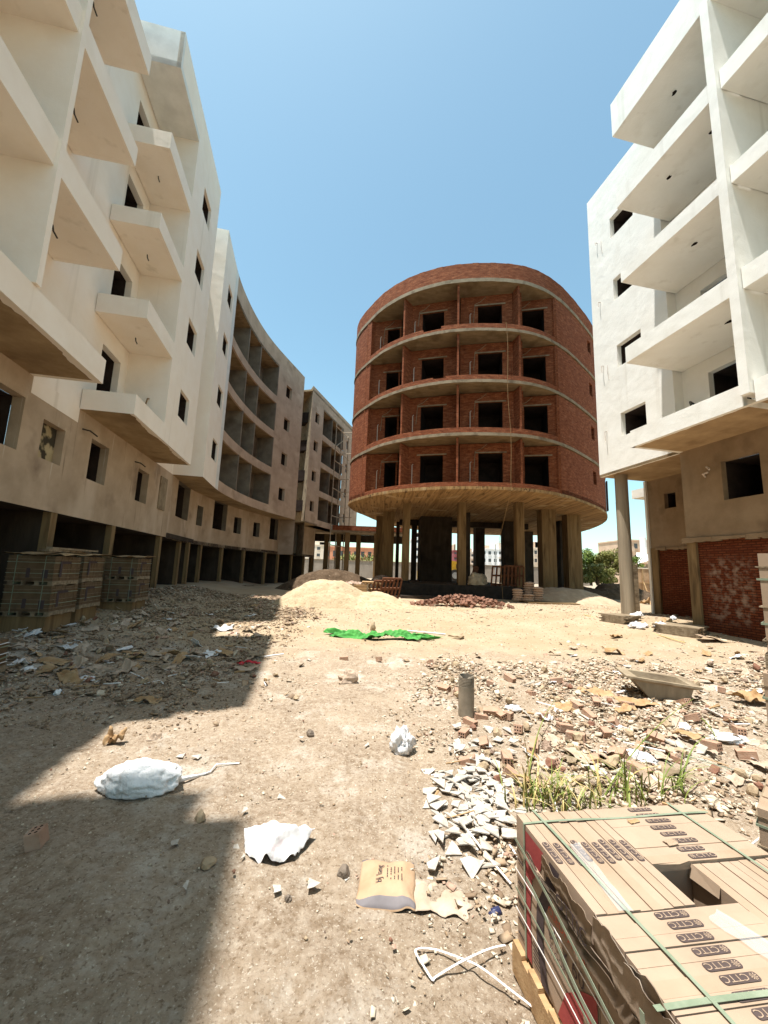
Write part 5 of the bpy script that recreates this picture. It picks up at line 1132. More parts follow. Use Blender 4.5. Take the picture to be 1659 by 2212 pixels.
heap('sand_heap', (-1.55,18.6), 3.5, 1.9, 1.55, MT['sand'], 3, 'pale sunlit sand heap with a second lower hump on its right', 'sand heap', ((-.28,.1,.74,1.0),(.30,.05,.62,.52),(.62,-.05,.4,.2),(-.02,.0,.45,.5)), 110, .16, freq=4.5)
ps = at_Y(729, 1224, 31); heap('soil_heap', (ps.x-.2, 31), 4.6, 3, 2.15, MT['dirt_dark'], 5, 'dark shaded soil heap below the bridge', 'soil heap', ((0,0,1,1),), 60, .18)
ps = at_Y(795, 1245, 29); heap('rubble_heap', (ps.x-.1, 29), 2.6, 1.9, 1.75, MT['rubble_pink'], 8, 'pale pinkish rubble heap in front of the bridge, against the brick building', 'rubble heap', ((-.3,0,.7,.6),(.45,.1,.6,1)), 60, .25, freq=6)
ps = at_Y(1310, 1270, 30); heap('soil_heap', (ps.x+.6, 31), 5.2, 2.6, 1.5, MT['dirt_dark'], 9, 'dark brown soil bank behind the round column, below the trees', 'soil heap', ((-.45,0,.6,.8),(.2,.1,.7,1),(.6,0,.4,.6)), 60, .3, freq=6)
ps = at_Y(1215, 1275, 24.5); heap('soil_heap', (ps.x+.5, 24.8), 3.4, 1.9, 1.15, mk('dry_soil', (.36,.26,.17), (.48,.36,.24), 2.5, .98, bump=.6, bscale=12), 12, 'tan soil slope right of the cement sacks, in the shade of the brick building', 'soil heap', ((0,.2,1,1),), 50, .14)
# boards and formwork around the sand heap
def lean_frame(px, Y_, w, h, rz, tilt, lab, seed, grp=None, mat='wood_red'):
    c = at_Y(*px, Y_); T = thing('wooden_pallet', lab, 'pallet', c, grp); m = MB(); T.rotation_euler = (tilt, 0, rz)
    for k in range(6): x = -w/2+w*k/5; m2 = MB().box((x-.05,-.05,0),(x+.05,-.012,h)); o = m2.build('slat', MT[mat]); o.parent = T
    for k in range(3): z = h*k/2.15+.04; m2 = MB().box((-w/2,-.010,z),(w/2,.09,z+.1)); o = m2.build('bearer', MT[mat]); o.parent = T
    return T
lean_frame((838,1296), 22.4, 1.2, 1.25, .5, .35, 'reddish pallet leaning in front of the brick building beside the sand heap', 1); lean_frame((822,1297), 22.9, 1.2, 1.2, .35, .45, 'pallet leaning behind the reddish one beside the sand heap', 2); lean_frame((806,1292), 23.4, 1.1, 1.0, -.3, .5, 'broken pallet lying back against the rubble behind the sand heap', 3, mat='wood')
for k, (px, Y_, w, h, lab) in enumerate((((762,1285),22.3,1.7,.62,'low timber crate half hidden behind the sand heap'), ((735,1285),22.8,.9,.45,'smaller timber crate left of the low one behind the sand heap'))):
    c = at_Y(*px, Y_); T = thing('timber_crate', lab, 'crate', c); m = MB()
    for j in range(4): z = h*j/4; m.box((c.x-w/2,c.y,c.z+z),(c.x+w/2,c.y+.03,c.z+z+h/4-.025))
    m.build('side_board', MT['wood'], T); m = MB()
    for x in (-w/2,-.05,w/2-.08): m.box((c.x+x,c.y-.04,c.z),(c.x+x+.08,c.y-.003,c.z+h+.02))
    m.box((c.x-w/2,c.y+.032,c.z),(c.x+w/2,c.y+.7,c.z+h-.05)); m.build('batten', MT['wood_dk'], T)
lean_frame((1084,1266), 25.7, 1.45, 1.25, .1, .22, 'dark pallet standing on the plinth under the brick building, left one of the tall pair', 4, None, 'wood_red'); lean_frame((1109,1267), 25.4, 1.2, 1.3, -.08, .16, 'dark pallet standing on the plinth, right one of the tall pair beside the rope', 5, None, 'wood_red'); lean_frame((1020,1262), 26.9, .5, 1.2, .7, .25, 'narrow dark board frame tilted behind the tarpaulin bundle', 6, None, 'wood_red')
blob('tarp_bundle', at_Y(1030, 1264, 25.9), (1.35,.8,.8), 51, MT['tarp'], .35, 4, 'khaki tarpaulin bundle on the plinth beside the standing pallets', 'tarp', None, .1, 1.7, True, .3)
# cement sacks: columns of flat bags
CS = None; rr = random.Random(9)
for px, Y_, n in (((1118,1300),23.4,5), ((1142,1301),23.2,3), ((1162,1302),23.5,6), ((1143,1287),23.9,8)):
    c = at_Y(*px, Y_); c.z = .73 if px[1] != 1302 else .73
    for k in range(n):
        loc = (c.x+rr.uniform(-.03,.03), c.y+rr.uniform(-.03,.03), c.z+.135*k); rzz = rr.uniform(-.08,.08)
        if CS is None: CS = blob('cement_sack', loc, (.66,.42,.165), 61, MT['cem'], .12, 3, 'full paper cement sack lying flat in the pile by the plinth', 'sack', 'cement sacks piled by the plinth', 0, 1.2, True, .05); CS.rotation_euler.z = rzz
        else: o = CS.copy(); COL.objects.link(o); o.location = loc; o.rotation_euler.z = rzz+(3.14 if k % 2 else 0)
# heap of broken bricks
BM = []
for k in range(4):
    m = MB(); rr = random.Random(90+k); w = .24*rr.uniform(.45,1); V_ = [Vector((x*w/2*rr.uniform(.85,1.1), y*.055*rr.uniform(.85,1.1), z*.05*rr.uniform(.85,1.1)+.04)) for x in (-1,1) for y in (-1,1) for z in (-1,1)]
    for f_ in ((0,1,3,2),(4,6,7,5),(0,4,5,1),(2,3,7,6),(0,2,6,4),(1,5,7,3)): m.poly([V_[i] for i in f_])
    o = m.build('broken_brick', MT['brickbit']); BM.append(o.data); bpy.data.objects.remove(o)
rr = random.Random(31); c0 = G(1005, 1313)
for k in range(290):
    a = rr.gauss(0,.42); b = rr.gauss(0,.36); a = max(-1,min(1,a)); b = max(-1,min(1,b)); x = c0.x+a*2.5; y = c0.y+.75+b*.85; z = zgf(x,y)+.50*max(0,1-a*a)*max(0,1-b*b*1.2)*rr.uniform(.45,1)
    o = bpy.data.objects.new('broken_brick', BM[k % 4]); COL.objects.link(o); o.location = (x,y,z-.02); o.rotation_euler = (rr.uniform(-.7,.7), rr.uniform(-.7,.7), rr.uniform(0,6.3)); s_ = rr.uniform(.9,1.45); o.scale = (s_,s_,s_)
    tag(o, 'broken red brick in the low heap before the brick building', 'brick', 'broken bricks heaped before the brick building')
# ------------------------------------------------------------------ repeats spread in the rubbish
def variants(nm, fn, n):
    out = []
    for k in range(n): o = fn(k); out.append(o.data); bpy.data.objects.remove(o)
    return out
def shard(k):
    rr = random.Random(200+k); n = rr.choice((4,4,5,5,6)); an = sorted(rr.uniform(0,6.28) for _ in range(n)); 
    while max((b-a) for a,b in zip(an, an[1:]+[an[0]+6.28])) > 3.0: an = sorted(rr.uniform(0,6.28) for _ in range(n))
    r_ = [rr.uniform(.06,.13) for _ in an]; A = [Vector((q_*math.cos(a), q_*math.sin(a), 0)) for a, q_ in zip(an, r_)]; m = MB(); up = Vector((0,0,.009)); m.poly(A[::-1]); m.poly([a+up for a in A])
    for a, b in zip(A, A[1:]+A[:1]): m.quad(a, b, b+up, a+up)
    return m.build('tile_shard', MT['tile'])
SH = variants('tile_shard', shard, 9); rr = random.Random(17)
for k in range(190):
    px = (1030+rr.gauss(0,44), 1722+rr.gauss(0,60)); px = (min(px[0]+ (px[1]-1722)*.12, 1130), px[1]); p = G(*px); o = bpy.data.objects.new('tile_shard', SH[k % 9]); COL.objects.link(o)
    o.location = p+Vector((0,0,.012+.06*rr.random()**1.5)); o.rotation_euler = (rr.gauss(0,.15), rr.gauss(0,.15), rr.uniform(0,6.3)); s_ = rr.uniform(.45,1.0); o.scale = (s_,s_,1)
    tag(o, 'broken white tile shard in the heap behind the front pallet', 'tile shard', 'white tile shards heaped left of the grass')
def hbrick(k):
    m = MB(); L = (.2,.24,.12)[k]; rr = random.Random(k); m.box((-L/2,-.055,0),(L/2,.055,.1),0)
    for sx in (-1,1):
        for i in range(3):
            for j in range(2 if k != 1 else 3):
                cy = -.034+.034*i; cz = (.03+.04*j) if k != 1 else (.022+.028*j); rad = .011; P = [Vector((sx*(L/2+.001), cy+rad*math.cos(a), cz+rad*math.sin(a))) for a in np.linspace(0,6.28,9)[:-1]]; m.poly(P, 1)
    return m.build('hollow_brick', [MT['brick_holes'], MT['hole']])
HB = variants('hollow_brick', hbrick, 3); rr = random.Random(23)
spots = [(1020,1565),(1010,1590),(985,1500),(1085,1552),(1062,1545),(1098,1555),(1030,1553),(960,1490),(820,1428),(742,1428),(935,1432),(1180,1560),(1215,1585),(1250,1600),(1300,1590),(1340,1640),(1150,1620),(1290,1650),(1420,1600),(1500,1560),(1560,1500),(1600,1590),(1380,1680),(1330,1565),(1240,1530),(1105,1470),(1060,1478),(1150,1500),(1200,1480),(1460,1640),(1540,1620),(1100,1650),(1045,1620),(1290,1530),(60,1830),(1125,1590),(1010,1640),(1355,1530),(1580,1560),(1610,1640),(1475,1530),(1090,1680),(1270,1555),(1395,1620),(1205,1650)]
for k, px in enumerate(spots):
    px = (px[0]+rr.uniform(-6,6), px[1]+rr.uniform(-5,5)) if k > 5 else px; o = bpy.data.objects.new('hollow_brick', HB[k % 3]); COL.objects.link(o); o.location = G(*px)+Vector((0,0,rr.uniform(0,.03))); o.rotation_euler = (rr.choice((0,0,1.57,.4)), rr.gauss(0,.25), rr.uniform(-2.4,.2)); o['_k'] = k
    if px[1] > 1800: o.data = HB[2]; o.location.z += .04; o.rotation_euler = (.2,1.35,.4)
    if px[1] > 1800: tag(o, 'lone hollow brick lying in the foreground shadow at the left edge', 'brick')
    else: tag(o, 'hollow clay brick lying loose in the rubble right of the upright pipe track', 'brick', 'hollow bricks loose in the sunlit rubble')
def cpiece(k):
    rr = random.Random(300+k); return sheet_mesh('cardboard_scrap', rr.uniform(.25,.42), rr.uniform(.12,.24), [MT[('card_fold','card_fold','card_dk','wood_dk','sack_w','card_fold')[k % 6]]], 300+k, amp=.07, freq=2.5, th=.008, nx=7, ny=5, ragged_=.5)
CPS = variants('cardboard_scrap', cpiece, 12); rr = random.Random(29)
def drop(name, meshes, pxs, label, cat, group, smin, smax, tilt, off=0):
    for k, px in enumerate(pxs):
        o = bpy.data.objects.new(name, meshes[(k+off) % len(meshes)]); COL.objects.link(o); o.location = G(*px)+Vector((0,0,rr.uniform(0,.05))); o.rotation_euler = (rr.gauss(0,tilt), rr.gauss(0,tilt), rr.uniform(0,6.3)); s_ = rr.uniform(smin,smax); o.scale = (s_,s_,s_*rr.uniform(.5,1.6)); tag(o, label, cat, group)
drop('cardboard_scrap', CPS, [(rr.uniform(10,560), rr.uniform(1300,1465)) for _ in range(120)], 'torn cardboard scrap in the shaded rubbish on the left', 'cardboard', 'cardboard scraps in the left shade', .6, 1.5, .28)
drop('cardboard_scrap', CPS, [(rr.uniform(1130,1650), rr.uniform(1400,1700)) for _ in range(105)], 'torn cardboard scrap in the sunlit rubble on the right', 'cardboard', 'cardboard scraps in the right rubble', .35, .95, .22, 3)
def stick(k):
    rr = random.Random(400+k); L = rr.uniform(.25,.7); w = rr.uniform(.008,.02); m = MB(); m.tube([(-L/2,0,w), (0,rr.uniform(-.03,.03),w*1.5), (L/2,rr.uniform(-.02,.02),w)], w, 5); return m.build('stick', MT['wood'] if k % 2 else MT['strap_w'])
STK = variants('stick', stick, 6)
drop('stick', STK, [(rr.uniform(930,1640), rr.uniform(1470,1900)) for _ in range(48)], 'thin batten or stick lying in the right rubble', 'stick', 'sticks in the right rubble', .4, 1.0, .12)
drop('stick', STK, [(rr.uniform(40,600), rr.uniform(1330,1520)) for _ in range(30)], 'thin batten or stick lying in the left shade', 'stick', 'sticks in the left shade', .7, 1.3, .12)
def lump(k): return rock('rubble_lump', (0,0,0), (.2,.16,.12), 500+k, (MT['stone'], MT['brickbit'], MT['stone'], MT['rubble_pink'])[k % 4])
LP = variants('rubble_lump', lump, 8)
drop('rubble_lump', LP, [(rr.uniform(960,1650), rr.uniform(1430,1720)) for _ in range(95)], 'broken lump of masonry in the right rubble', 'rubble lump', 'masonry lumps in the right rubble', .3, .9, .5)
drop('rubble_lump', LP, [(rr.uniform(0,640), rr.uniform(1290,1480)) for _ in range(70)], 'broken lump of masonry in the left shade', 'rubble lump', 'masonry lumps in the left shade', .25, .85, .5, 2)
drop('rubble_lump', LP, [(rr.uniform(60,1000), 1390+700*rr.random()**1.3) for _ in range(120)], 'small stone lying on the open dirt in front', 'stone', 'small stones on the open dirt', .05, .15, .5, 1)
drop('tile_shard', SH, [(rr.uniform(1120,1650), rr.uniform(1440,1700)) for _ in range(48)], 'pale tile shard lying loose in the rubble around the trough', 'tile shard', 'loose tile shards around the trough', .6, 1.3, .3)
drop('tile_shard', SH, [(rr.uniform(350,900), rr.uniform(1560,1960)) for _ in range(18)], 'single pale tile shard on the open dirt', 'tile shard', 'loose tile shards on the open dirt', .3, .6, .08)
# plank by the left openings, board heaps
a = G(545,1268); o = MB().obox(a+Vector((0,0,.12)), (1.1,.1,.06), (-.02,.12,0), (0,0,.03)).build('plank', MT['wood_dk'], None, loc=a); tag(o, 'weathered plank lying before the dark openings of the left row', 'plank')
# ------------------------------------------------------------------ grass by the pallet
def clump(name, px, n, h, seed, label, spread=.22, dry=.25):
    rr = random.Random(seed); c = G(*px); m = MB()
    for k in range(n):
        b = c+Vector((rr.gauss(0,spread), rr.gauss(0,spread*.6), -.02)); L = h*rr.uniform(.35,1.0)*(1.5 if rr.random() < .1 else 1); az = rr.uniform(0,6.28); lean = rr.uniform(.15,1.25); w = rr.uniform(.004,.011) if L > .2 else rr.uniform(.002,.005); P = []
        for i in range(7):
            f = i/6; P.append(b+Vector((math.cos(az)*L*lean*f*f, math.sin(az)*L*lean*f*f, L*(f-.42*lean*f*f*f))))
        d = Vector((-math.sin(az), math.cos(az), 0)); mi = 1 if rr.random() < dry else 0
        for i in range(6):
            w0 = w*(1-(i/6)**2.2); w1 = w*(1-((i+1)/6)**2.2); m.quad(P[i]-d*w0, P[i]+d*w0, P[i+1]+d*w1, P[i+1]-d*w1, mi)
    return tag(m.build(name, [MT['grass'], MT['grass_dry']], None, True, loc=c), label, 'grass')
clump('grass_clump', (1180,1735), 115, .52, 3, 'dense clump of green and dry grass behind the left corner of the front pallet', .19, .40); clump('grass_clump', (1335,1722), 42, .58, 4, 'sparser clump of green blades behind the middle of the front pallet', .2, .12); clump('grass_clump', (1258,1742), 34, .36, 5, 'low tuft of blades between the two taller grass clumps', .18, .3); clump('grass_clump', (1440,1718), 26, .6, 6, 'few long reeds leaning right behind the front pallet', .14, .05)
rr = random.Random(77)
for k, (A_, B_, C_) in enumerate((((1140,1690),(1160,1590),(1200,1545)), ((1300,1735),(1380,1620),(1500,1540)), ((1500,1545),(1540,1590),(1560,1630)), ((1290,1590),(1400,1610),(1475,1680)), ((1380,1600),(1500,1650),(1659,1690)))):
    P = [Vector(G(*A_))+Vector((0,0,.02)), Vector(G(*B_))+Vector((0,0,.20 if k < 3 else .05)), Vector(G(*C_))+Vector((0,0,.22 if k < 2 else .03))]; Q = [P[0].lerp(P[1], f).lerp(P[1].lerp(P[2], f), f) for f in np.linspace(0,1,12)]
    o = MB().tube(Q, [.009*(1-.6*i/11) for i in range(12)], 5).build('reed', MT['grass'] if k < 3 else MT['strap'], None, loc=P[0]); tag(o, ('tall reed stem bending over the grass beside the pipe', 'long reed arching right from the grass toward the rubble', 'pale green reed tip hanging at the right', 'dark green plastic strap trailing across the rubble', 'green strap end running to the right edge')[k], 'reed' if k < 3 else 'strap')
# ================================================================== BEYOND THE YARD
Hz = lambda X, Y: (877.8+.23148*X, 1124.6+.23148*Y)
def xat(px, py, Y): return at_Y(px, py, Y).x
# boundary wall
bwl = thing('boundary_wall', 'long grey rendered boundary wall behind the brick building', 'wall', (0, 75, .5))
m = MB().box((-45,75,-.5),(40,75.3,3.75)); m.build('wall', MT['far_wall'], bwl); m = MB(); 
for x in range(-44, 40, 6): m.box((x,74.9,-.5),(x+.45,74.995,3.8))
m.build('pier', MT['far_wall'], bwl); MB().box((-45,74.93,3.752),(40,75.37,3.9)).build('coping', MT['slab'], bwl)
def block(label, px0, px1, ytop, Y, mat, seed, storeys, bays, roofbits=True, balc=()):
    x0 = xat(px0, 1200, Y); x1 = xat(px1, 1200, Y); zt = at_Y((px0+px1)/2, ytop, Y).z; w = x1-x0; hs = (zt-.5)/storeys; rr = random.Random(seed)
    T = thing('apartment_building', label, 'building', ((x0+x1)/2, Y, .2)); m = MB().box((x0,Y,.0),(x1,Y+12,zt)); m.build('wall', MT[mat], T)
    m = MB().box((x0-.15,Y-.15,zt),(x1+.15,Y+12,zt+.35)); m.build('roof_edge', MT[mat], T)
    if roofbits:
        for k in range(2):
            a = x0+w*rr.uniform(.1,.7); MB().box((a,Y+2,zt+.35),(a+w*.22,Y+6,zt+rr.uniform(1.4,2.6))).build('roof_hut', MT[('far_beige','far_tan','far_white')[k+seed % 2]], T)
    for s in range(storeys):
        z = .5+hs*s+hs*.32
        for b in range(bays):
            xc = x0+w*(b+.5)/bays; bw_ = w/bays
            if b in balc:
                MB().box((xc-bw_*.42,Y-1.1,z-.8),(xc+bw_*.42,Y-.003,z+.15)).build('balcony', MT[mat], T); ww = bw_*.35; z0 = z-.6
            else: ww = min(.7, bw_*.24); z0 = z
            m = MB().box((xc-ww,Y-.03,z0),(xc+ww,Y-.002,z+hs*.45)); m.build('window', MT['glass'], T)
            if b not in balc: MB().box((xc-ww-.1,Y-.12,z0-.14),(xc+ww+.1,Y-.004,z0-.01)).build('sill', MT[mat], T.children[-1])
    return T
block('white four-storey apartment block seen between the middle columns of the brick building', *[Hz(700,0)[0], Hz(960,0)[0]], Hz(0,272)[1], 130, 'far_white', 2, 4, 5, True, (3,))
block('cream apartment block seen between the right columns of the brick building, beside the walking person', Hz(1085,0)[0], Hz(1330,0)[0], Hz(0,262)[1], 125, 'far_beige', 5, 4, 5, True, (1,3))
block('beige apartment block left of the white one, behind the middle columns', Hz(560,0)[0], Hz(680,0)[0], Hz(0,300)[1], 140, 'far_beige', 7, 4, 3, True, (1,))
block('dark red and white apartment block behind the loader', Hz(445,0)[0], Hz(500,0)[0], Hz(0,285)[1], 128, 'far_red', 8, 5, 2, True, (0,))
block('white apartment block left of the dark red one', Hz(395,0)[0], Hz(443,0)[0], Hz(0,240)[1], 135, 'far_white', 9, 5, 2, True, (1,))
block('white balconied block glimpsed at the left columns of the brick building', Hz(60,0)[0], Hz(150,0)[0], Hz(0,165)[1], 110, 'far_white', 10, 5, 3, True, (1,))
block('low orange-brown building with long pale bands beyond the boundary wall, under the bridge', 700, 806, 1184, 120, 'far_orange', 11, 2, 7, False)
block('pale apartment block rising behind the low orange building on the left', 640, 735, 1178, 170, 'far_beige', 12, 4, 5)
block('tan apartment block between the round column and the brick infill, far right', 1352, 1412, 1169, 95, 'far_tan', 13, 4, 4, False, (0,2))
# pavilion roof, brown site wall
x0 = xat(1378,1215,62); x1 = xat(1460,1215,62); pv = thing('pavilion', 'pavilion with a white corrugated roof behind the brown site wall on the right', 'pavilion', ((x0+x1)/2, 62, .5))
zt = at_Y(1405,1205,62).z; ze = at_Y(1378,1218,62).z; xm = (x0+x1)/2; m = MB(); N_ = 30
for k in range(N_):
    a = x0+(x1-x0)*k/N_; b = x0+(x1-x0)*(k+1)/N_; h = lambda x: ze+(zt-ze)*(1-abs(x-xm)/(xm-x0)); d = .12 if k % 2 else 0
    m.quad((a,62,h(a)+d*.2-.0), (b,62,h(b)+d), (xm+(b-xm)*.2,66,zt+1.0), (xm+(a-xm)*.2,66,zt+1.0))
m.build('roof', MT['roofw'], pv)
for x in np.linspace(x0+.3, x1-.3, 5): MB().box((x-.1,62.3,.3),(x+.1,62.5,ze)).build('post', MT['slab'], pv)
MB().tube([(xm,65,zt+.6),(xm,65,zt+3.5)], .5, 10).build('chimney', MT['roofw'], pv)
sw = thing('site_wall', 'brown rendered site wall with raking timber props, right of the round column', 'wall', (xat(1400,1240,48), 48, .4)); x0 = xat(1340,1230,48); x1 = xat(1470,1230,48); zt = at_Y(1390,1229,48).z
MB().box((x0,48,-.2),(x1,48.25,zt)).build('wall', mk('brown_wall_render', (.38,.23,.13), (.50,.33,.20), .9, .95, [((.30,.18,.10), .8, .5, .65)], .2), sw); MB().box((x0,47.95,zt+.002),(x1,48.3,zt+.14)).build('coping', MT['far_beige'], sw)
for k, px in enumerate((1358,1372,1388,1404,1420)):
    x = xat(px,1240,47.9); MB().box((x-.06,47.87,-.1),(x+.06,47.995,zt-.02)).build('batten', MT['wood'], sw)
    if k > 1: MB().tube([(x-.1,46.9,.3),(x,47.8,zt*.55)], .07, 5).build('prop', MT['wood'], sw)
MB().box((x0,47.9,zt*.5),(x1,47.996,zt*.5+.1)).build('rail', MT['wood'], sw)
# left row: what shows through the one open bay
rb = thing('garden_wall', 'red-brown wall glimpsed through an open bay of the left row', 'wall', (*S(37,-22), .5)); m = MB().sbox(26, 60, -24, -23.7, 1.6, 3.0); m.build('wall', MT['far_orange'], rb); MB().sbox(26, 60, -24.1, -23.6, 3.002, 3.7).build('coping', MT['far_white'], rb)
# street lamp
sl = thing('street_lamp', 'tall pale street lamp in front of the white apartment block', 'street lamp', (xat(*Hz(834,500),72), 72, .6)); x = sl.location.x
zt = at_Y(*Hz(834,222),72).z; MB().tube([(x,72,.5),(x,72,3),(x,72,zt)], [.13,.10,.075], 8).build('pole', MT['metal'], sl); MB().tube([(x,72,zt),(x+1.2,72,zt+.9),(x+2.2,72,zt+1.3)], .06, 6).build('arm', MT['metal'], sl); MB().obox((x+2.3,72,zt+1.34), (.55,0,.16), (0,.14,0), (-.03,0,.07)).build('lamp_head', MT['glass'], sl)
# yellow wheel loader
x = xat(*Hz(452,510),52); zc_ = at_Y(*Hz(452,512),52).z; ld = thing('wheel_loader', 'yellow wheel loader parked behind the brick building, partly hidden by its columns', 'loader', (x, 52, zc_-.75))
for dx_ in (0,-2.8):
    w = MB().tube([(x+dx_,51.6,zc_),(x+dx_,52.1,zc_)], .78, 20).build('wheel', MT['rubber'], ld); MB().tube([(x+dx_,51.57,zc_),(x+dx_,51.62,zc_)], .42, 16).build('rim', MT['metal'], w)
    MB().tube([(x+dx_,53.6,zc_),(x+dx_,54.1,zc_)], .78, 20).build('wheel', MT['rubber'], ld)
m = MB(); P = [(-.2,.55),(1.6,.5),(1.75,1.1),(.6,1.75),(-.9,2.0),(-.9,.6)]
m.poly([(x+a,51.9,zc_+b) for a,b in P]); m.poly([(x+a,53.6,zc_+b) for a,b in P][::-1])
for (a,b),(c,d) in zip(P, P[1:]+P[:1]): m.quad((x+a,51.9,zc_+b),(x+c,51.9,zc_+d),(x+c,53.6,zc_+d),(x+a,53.6,zc_+b))
m.build('engine_hood', MT['yellow'], ld); m = MB()
for k in range(4): m.obox((x+.2+.3*k,51.88,zc_+1.2-.08*k), (.05,0,.02), (0,.015,0), (-.02,0,.26))
m.build('grille', MT['rubber'], ld)
m = MB().box((x-2.6,52,zc_+.9),(x-1.0,53.5,zc_+2.7)); m.build('cab', MT['glass'], ld); MB().box((x-2.7,51.95,zc_+2.702),(x-.9,53.55,zc_+2.85)).build('cab_roof', MT['yellow'], ld); MB().box((x-4.8,51.6,zc_-.6),(x-3.7,54.1,zc_+.4)).build('bucket', MT['yellow'], ld); m = MB().tube([(x-1.6,52,zc_+.9),(x-3.2,52,zc_+.7),(x-4.0,52,zc_)], .16, 6); m.build('lift_arm', MT['yellow'], ld)
# person walking
def figure(name, loc, label, h=1.72):
    P = {'pelvis':(0,0,.95),'chest':(.0,.0,1.32),'neck':(0,0,1.48),'head0':(.02,0,1.56),'head':(.03,0,1.66),'lsh':(0,.19,1.40),'lel':(.03,.25,1.12),'lha':(.13,.22,.88),'rsh':(0,-.19,1.40),'rel':(-.04,-.26,1.13),'rha':(.0,-.25,.87),
         'lhip':(0,.09,.90),'lkn':(.12,.1,.50),'lan':(.06,.1,.08),'lto':(.2,.1,.04),'rhip':(0,-.09,.90),'rkn':(.02,-.1,.48),'ran':(-.16,-.1,.10),'rto':(-.03,-.1,.04)}
    E_ = [('pelvis','chest'),('chest','neck'),('neck','head0'),('head0','head'),('chest','lsh'),('lsh','lel'),('lel','lha'),('chest','rsh'),('rsh','rel'),('rel','rha'),('pelvis','lhip'),('lhip','lkn'),('lkn','lan'),('lan','lto'),('pelvis','rhip'),('rhip','rkn'),('rkn','ran'),('ran','rto')]
    Rr = dict(pelvis=.15,chest=.155,neck=.062,head0=.085,head=.095,lsh=.075,rsh=.075,lel=.05,rel=.05,lha=.038,rha=.038,lhip=.095,rhip=.095,lkn=.065,rkn=.065,lan=.045,ran=.045,lto=.04,rto=.04)
    K = list(P); me = bpy.data.meshes.new(name); me.from_pydata([P[k] for k in K], [(K.index(a),K.index(b)) for a,b in E_], []); o = bpy.data.objects.new(name, me); COL.objects.link(o)
    sk_ = o.modifiers.new('skin','SKIN'); 
    for k, d in zip(K, me.skin_vertices[0].data): d.radius = (Rr[k]*(.75 if k in ('chest','pelvis') else 1), Rr[k]); d.use_root = k == 'pelvis'
    o.modifiers.new('sub','SUBSURF').levels = 1; o.modifiers['sub'].render_levels = 2
    dg = bpy.context.evaluated_depsgraph_get(); m2 = bpy.data.meshes.new_from_object(o.evaluated_get(dg)); bpy.data.objects.remove(o); o = bpy.data.objects.new(name, m2); COL.objects.link(o)
    for k in ('skin','shirt','trousers','hair'): m2.materials.append(MT[k])
    for p in m2.polygons:
        c = p.center; p.material_index = 1 if (.93 < c.z < 1.49 and not (c.z < 1.15 and abs(c.y) > .17)) else (2 if c.z <= .93 and abs(c.y) < .2 else (3 if c.z > 1.68 or (c.z > 1.6 and c.x < -.0) else 0)); p.use_smooth = True
    o.location = loc; return tag(o, label, 'person')
pf = at_Y(*Hz(1245,560),40); figure('person', (pf.x, 40, at_Y(*Hz(1243,487),40).z-1.74), 'person in a pale shirt walking behind the brick building near the right columns')
# ------------------------------------------------------------------ trees
def tree(name, c, rx, ry, h, mat, seed, label, n=2600, leaf=.16, group=None):
    rr = np.random.RandomState(seed); rp = random.Random(seed); T = thing(name, label, 'tree', c, group); c = Vector(c); tr_ = MB(); tips = []
    for k in range(7):
        a = rp.uniform(0,6.28); f = rp.uniform(.35,1); e = c+Vector((math.cos(a)*rx*.7*f, math.sin(a)*ry*.7*f, h*rp.uniform(.45,.9))); mid = c.lerp(e,.5)+Vector((0,0,h*.12)); tr_.tube([c+Vector((rp.uniform(-.1,.1),0,-.1)), mid, e], [.11,.07,.025], 6); tips.append(e)
    tr_.build('trunk', MT['bark'], T)
    cl = [(t_, rp.uniform(.34,.62)) for t_ in tips]
    for k in range(22): a = rp.uniform(0,6.28); f = rp.uniform(.2,1)**.6; cl.append((c+Vector((math.cos(a)*rx*f, math.sin(a)*ry*f, h*rp.uniform(.06,.95)*(1.05-.35*f))), rp.uniform(.28,.55)))
    V = []; F = []
    for k in range(n):
        q, r_ = cl[rr.randint(len(cl))]; d = rr.normal(size=3); d /= np.linalg.norm(d); r2 = r_*rx*.62*(.45+.6*rr.rand()**.5); p = np.array(q)+d*r2*np.array([1,1,.8])
        if p[2] < c.z+.15: continue
        nrm = d+rr.normal(0,.6,3); nrm /= np.linalg.norm(nrm); t_ = np.cross(nrm, rr.normal(size=3)); t_ /= np.linalg.norm(t_)+1e-9; b = np.cross(nrm, t_); s_ = leaf*rr.uniform(.6,1.4); i = len(V)
        V += [p-t_*s_, p+b*s_*.42+nrm*s_*.1, p+t_*s_, p-b*s_*.42+nrm*s_*.1]; F.append((i,i+1,i+2,i+3))
    L = np.array(T['_w']); me = bpy.data.meshes.new('crown'); me.from_pydata([tuple(v_-L) for v_ in V], [], F); me.materials.append(MT[mat]); o = bpy.data.objects.new('crown', me); COL.objects.link(o); o.parent = T; return T
def tpos(px, py, Y): p = at_Y(px, py, Y); return (p.x, Y, p.z)
Yt = 46
def trz(px, ytop, ybase, Y): return at_Y(px, ytop, Y).z-at_Y(px, ybase, Y).z
tree('broadleaf_tree', tpos(1277,1262,48), 2.0, 1.6, trz(1277,1186,1262,48), 'leaf', 3, 'bright green bushy tree right of the brick building', 4200, .15)
tree('broadleaf_tree', tpos(1322,1262,46), 2.3, 1.6, trz(1322,1184,1262,46), 'leaf2', 5, 'tall olive green tree partly behind the round column', 4200, .15)
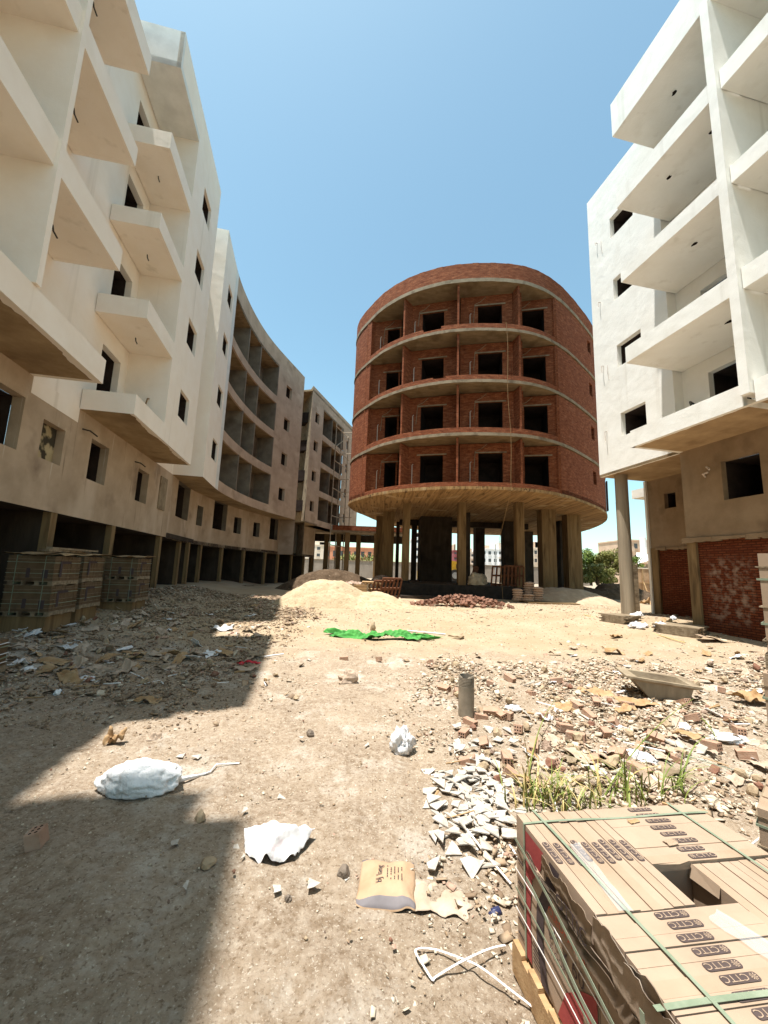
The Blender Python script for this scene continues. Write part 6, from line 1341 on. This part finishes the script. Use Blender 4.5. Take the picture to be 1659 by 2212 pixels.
tree('broadleaf_tree', tpos(1292,1262,43.5), 1.7, 1.3, trz(1292,1213,1262,43.5), 'leaf2', 7, 'low olive bush in front of the bright green tree', 3600, .13)
tree('broadleaf_tree', tpos(1368,1232,58), 1.5, 1.2, 2.1, 'leaf', 9, 'small green bush above the brown site wall', 1200, .15)
tree('broadleaf_tree', tpos(778,1228,80), 6, 2, 2.4, 'leaf2', 11, 'green shrub line above the boundary wall below the bridge', 1800, .3)
tree('broadleaf_tree', (*S(37,-20), .6), 2.6, 1.5, 1.7, 'leaf', 13, 'sunlit shrub seen through an open bay of the left row', 1500, .16)
# ------------------------------------------------------------------ light
w = bpy.data.worlds.new('World'); SC.world = w; w.use_nodes = True; nt = w.node_tree; bg = nt.nodes['Background']; sky = nt.nodes.new('ShaderNodeTexSky'); sky.sky_type = 'NISHITA'; sky.sun_disc = False
SUNV = Vector((-4.27, -2.37, 21.2)).normalized(); sky.sun_elevation = math.asin(SUNV.z); sky.sun_rotation = math.atan2(SUNV.x, SUNV.y); sky.altitude = 20; sky.air_density = 1.0; sky.dust_density = 1.0; sky.ozone_density = 1.5
mxs = nt.nodes.new('ShaderNodeMix'); mxs.data_type = 'RGBA'; mxs.blend_type = 'MULTIPLY'; mxs.inputs[0].default_value = 1; mxs.inputs[7].default_value = (1.02,1.19,.97,1); nt.links.new(sky.outputs[0], mxs.inputs[6]); nt.links.new(mxs.outputs[2], bg.inputs[0]); bg.inputs[1].default_value = .118
ld_ = bpy.data.lights.new('sun', 'SUN'); ld_.energy = 4.6; ld_.angle = R(.53); ld_.color = (1, .98,.945); so = bpy.data.objects.new('sun', ld_); COL.objects.link(so); so.rotation_euler = (-SUNV).to_track_quat('-Z', 'Y').to_euler()
SC.view_settings.view_transform = 'Standard'; SC.view_settings.look = 'None'; SC.view_settings.exposure = 1.04; SC.view_settings.gamma = 1
SC.cycles.max_bounces = 6; SC.cycles.diffuse_bounces = 4
for o in list(bpy.data.objects):
    for k in ('_w', '_k'):
        if k in o: del o[k]
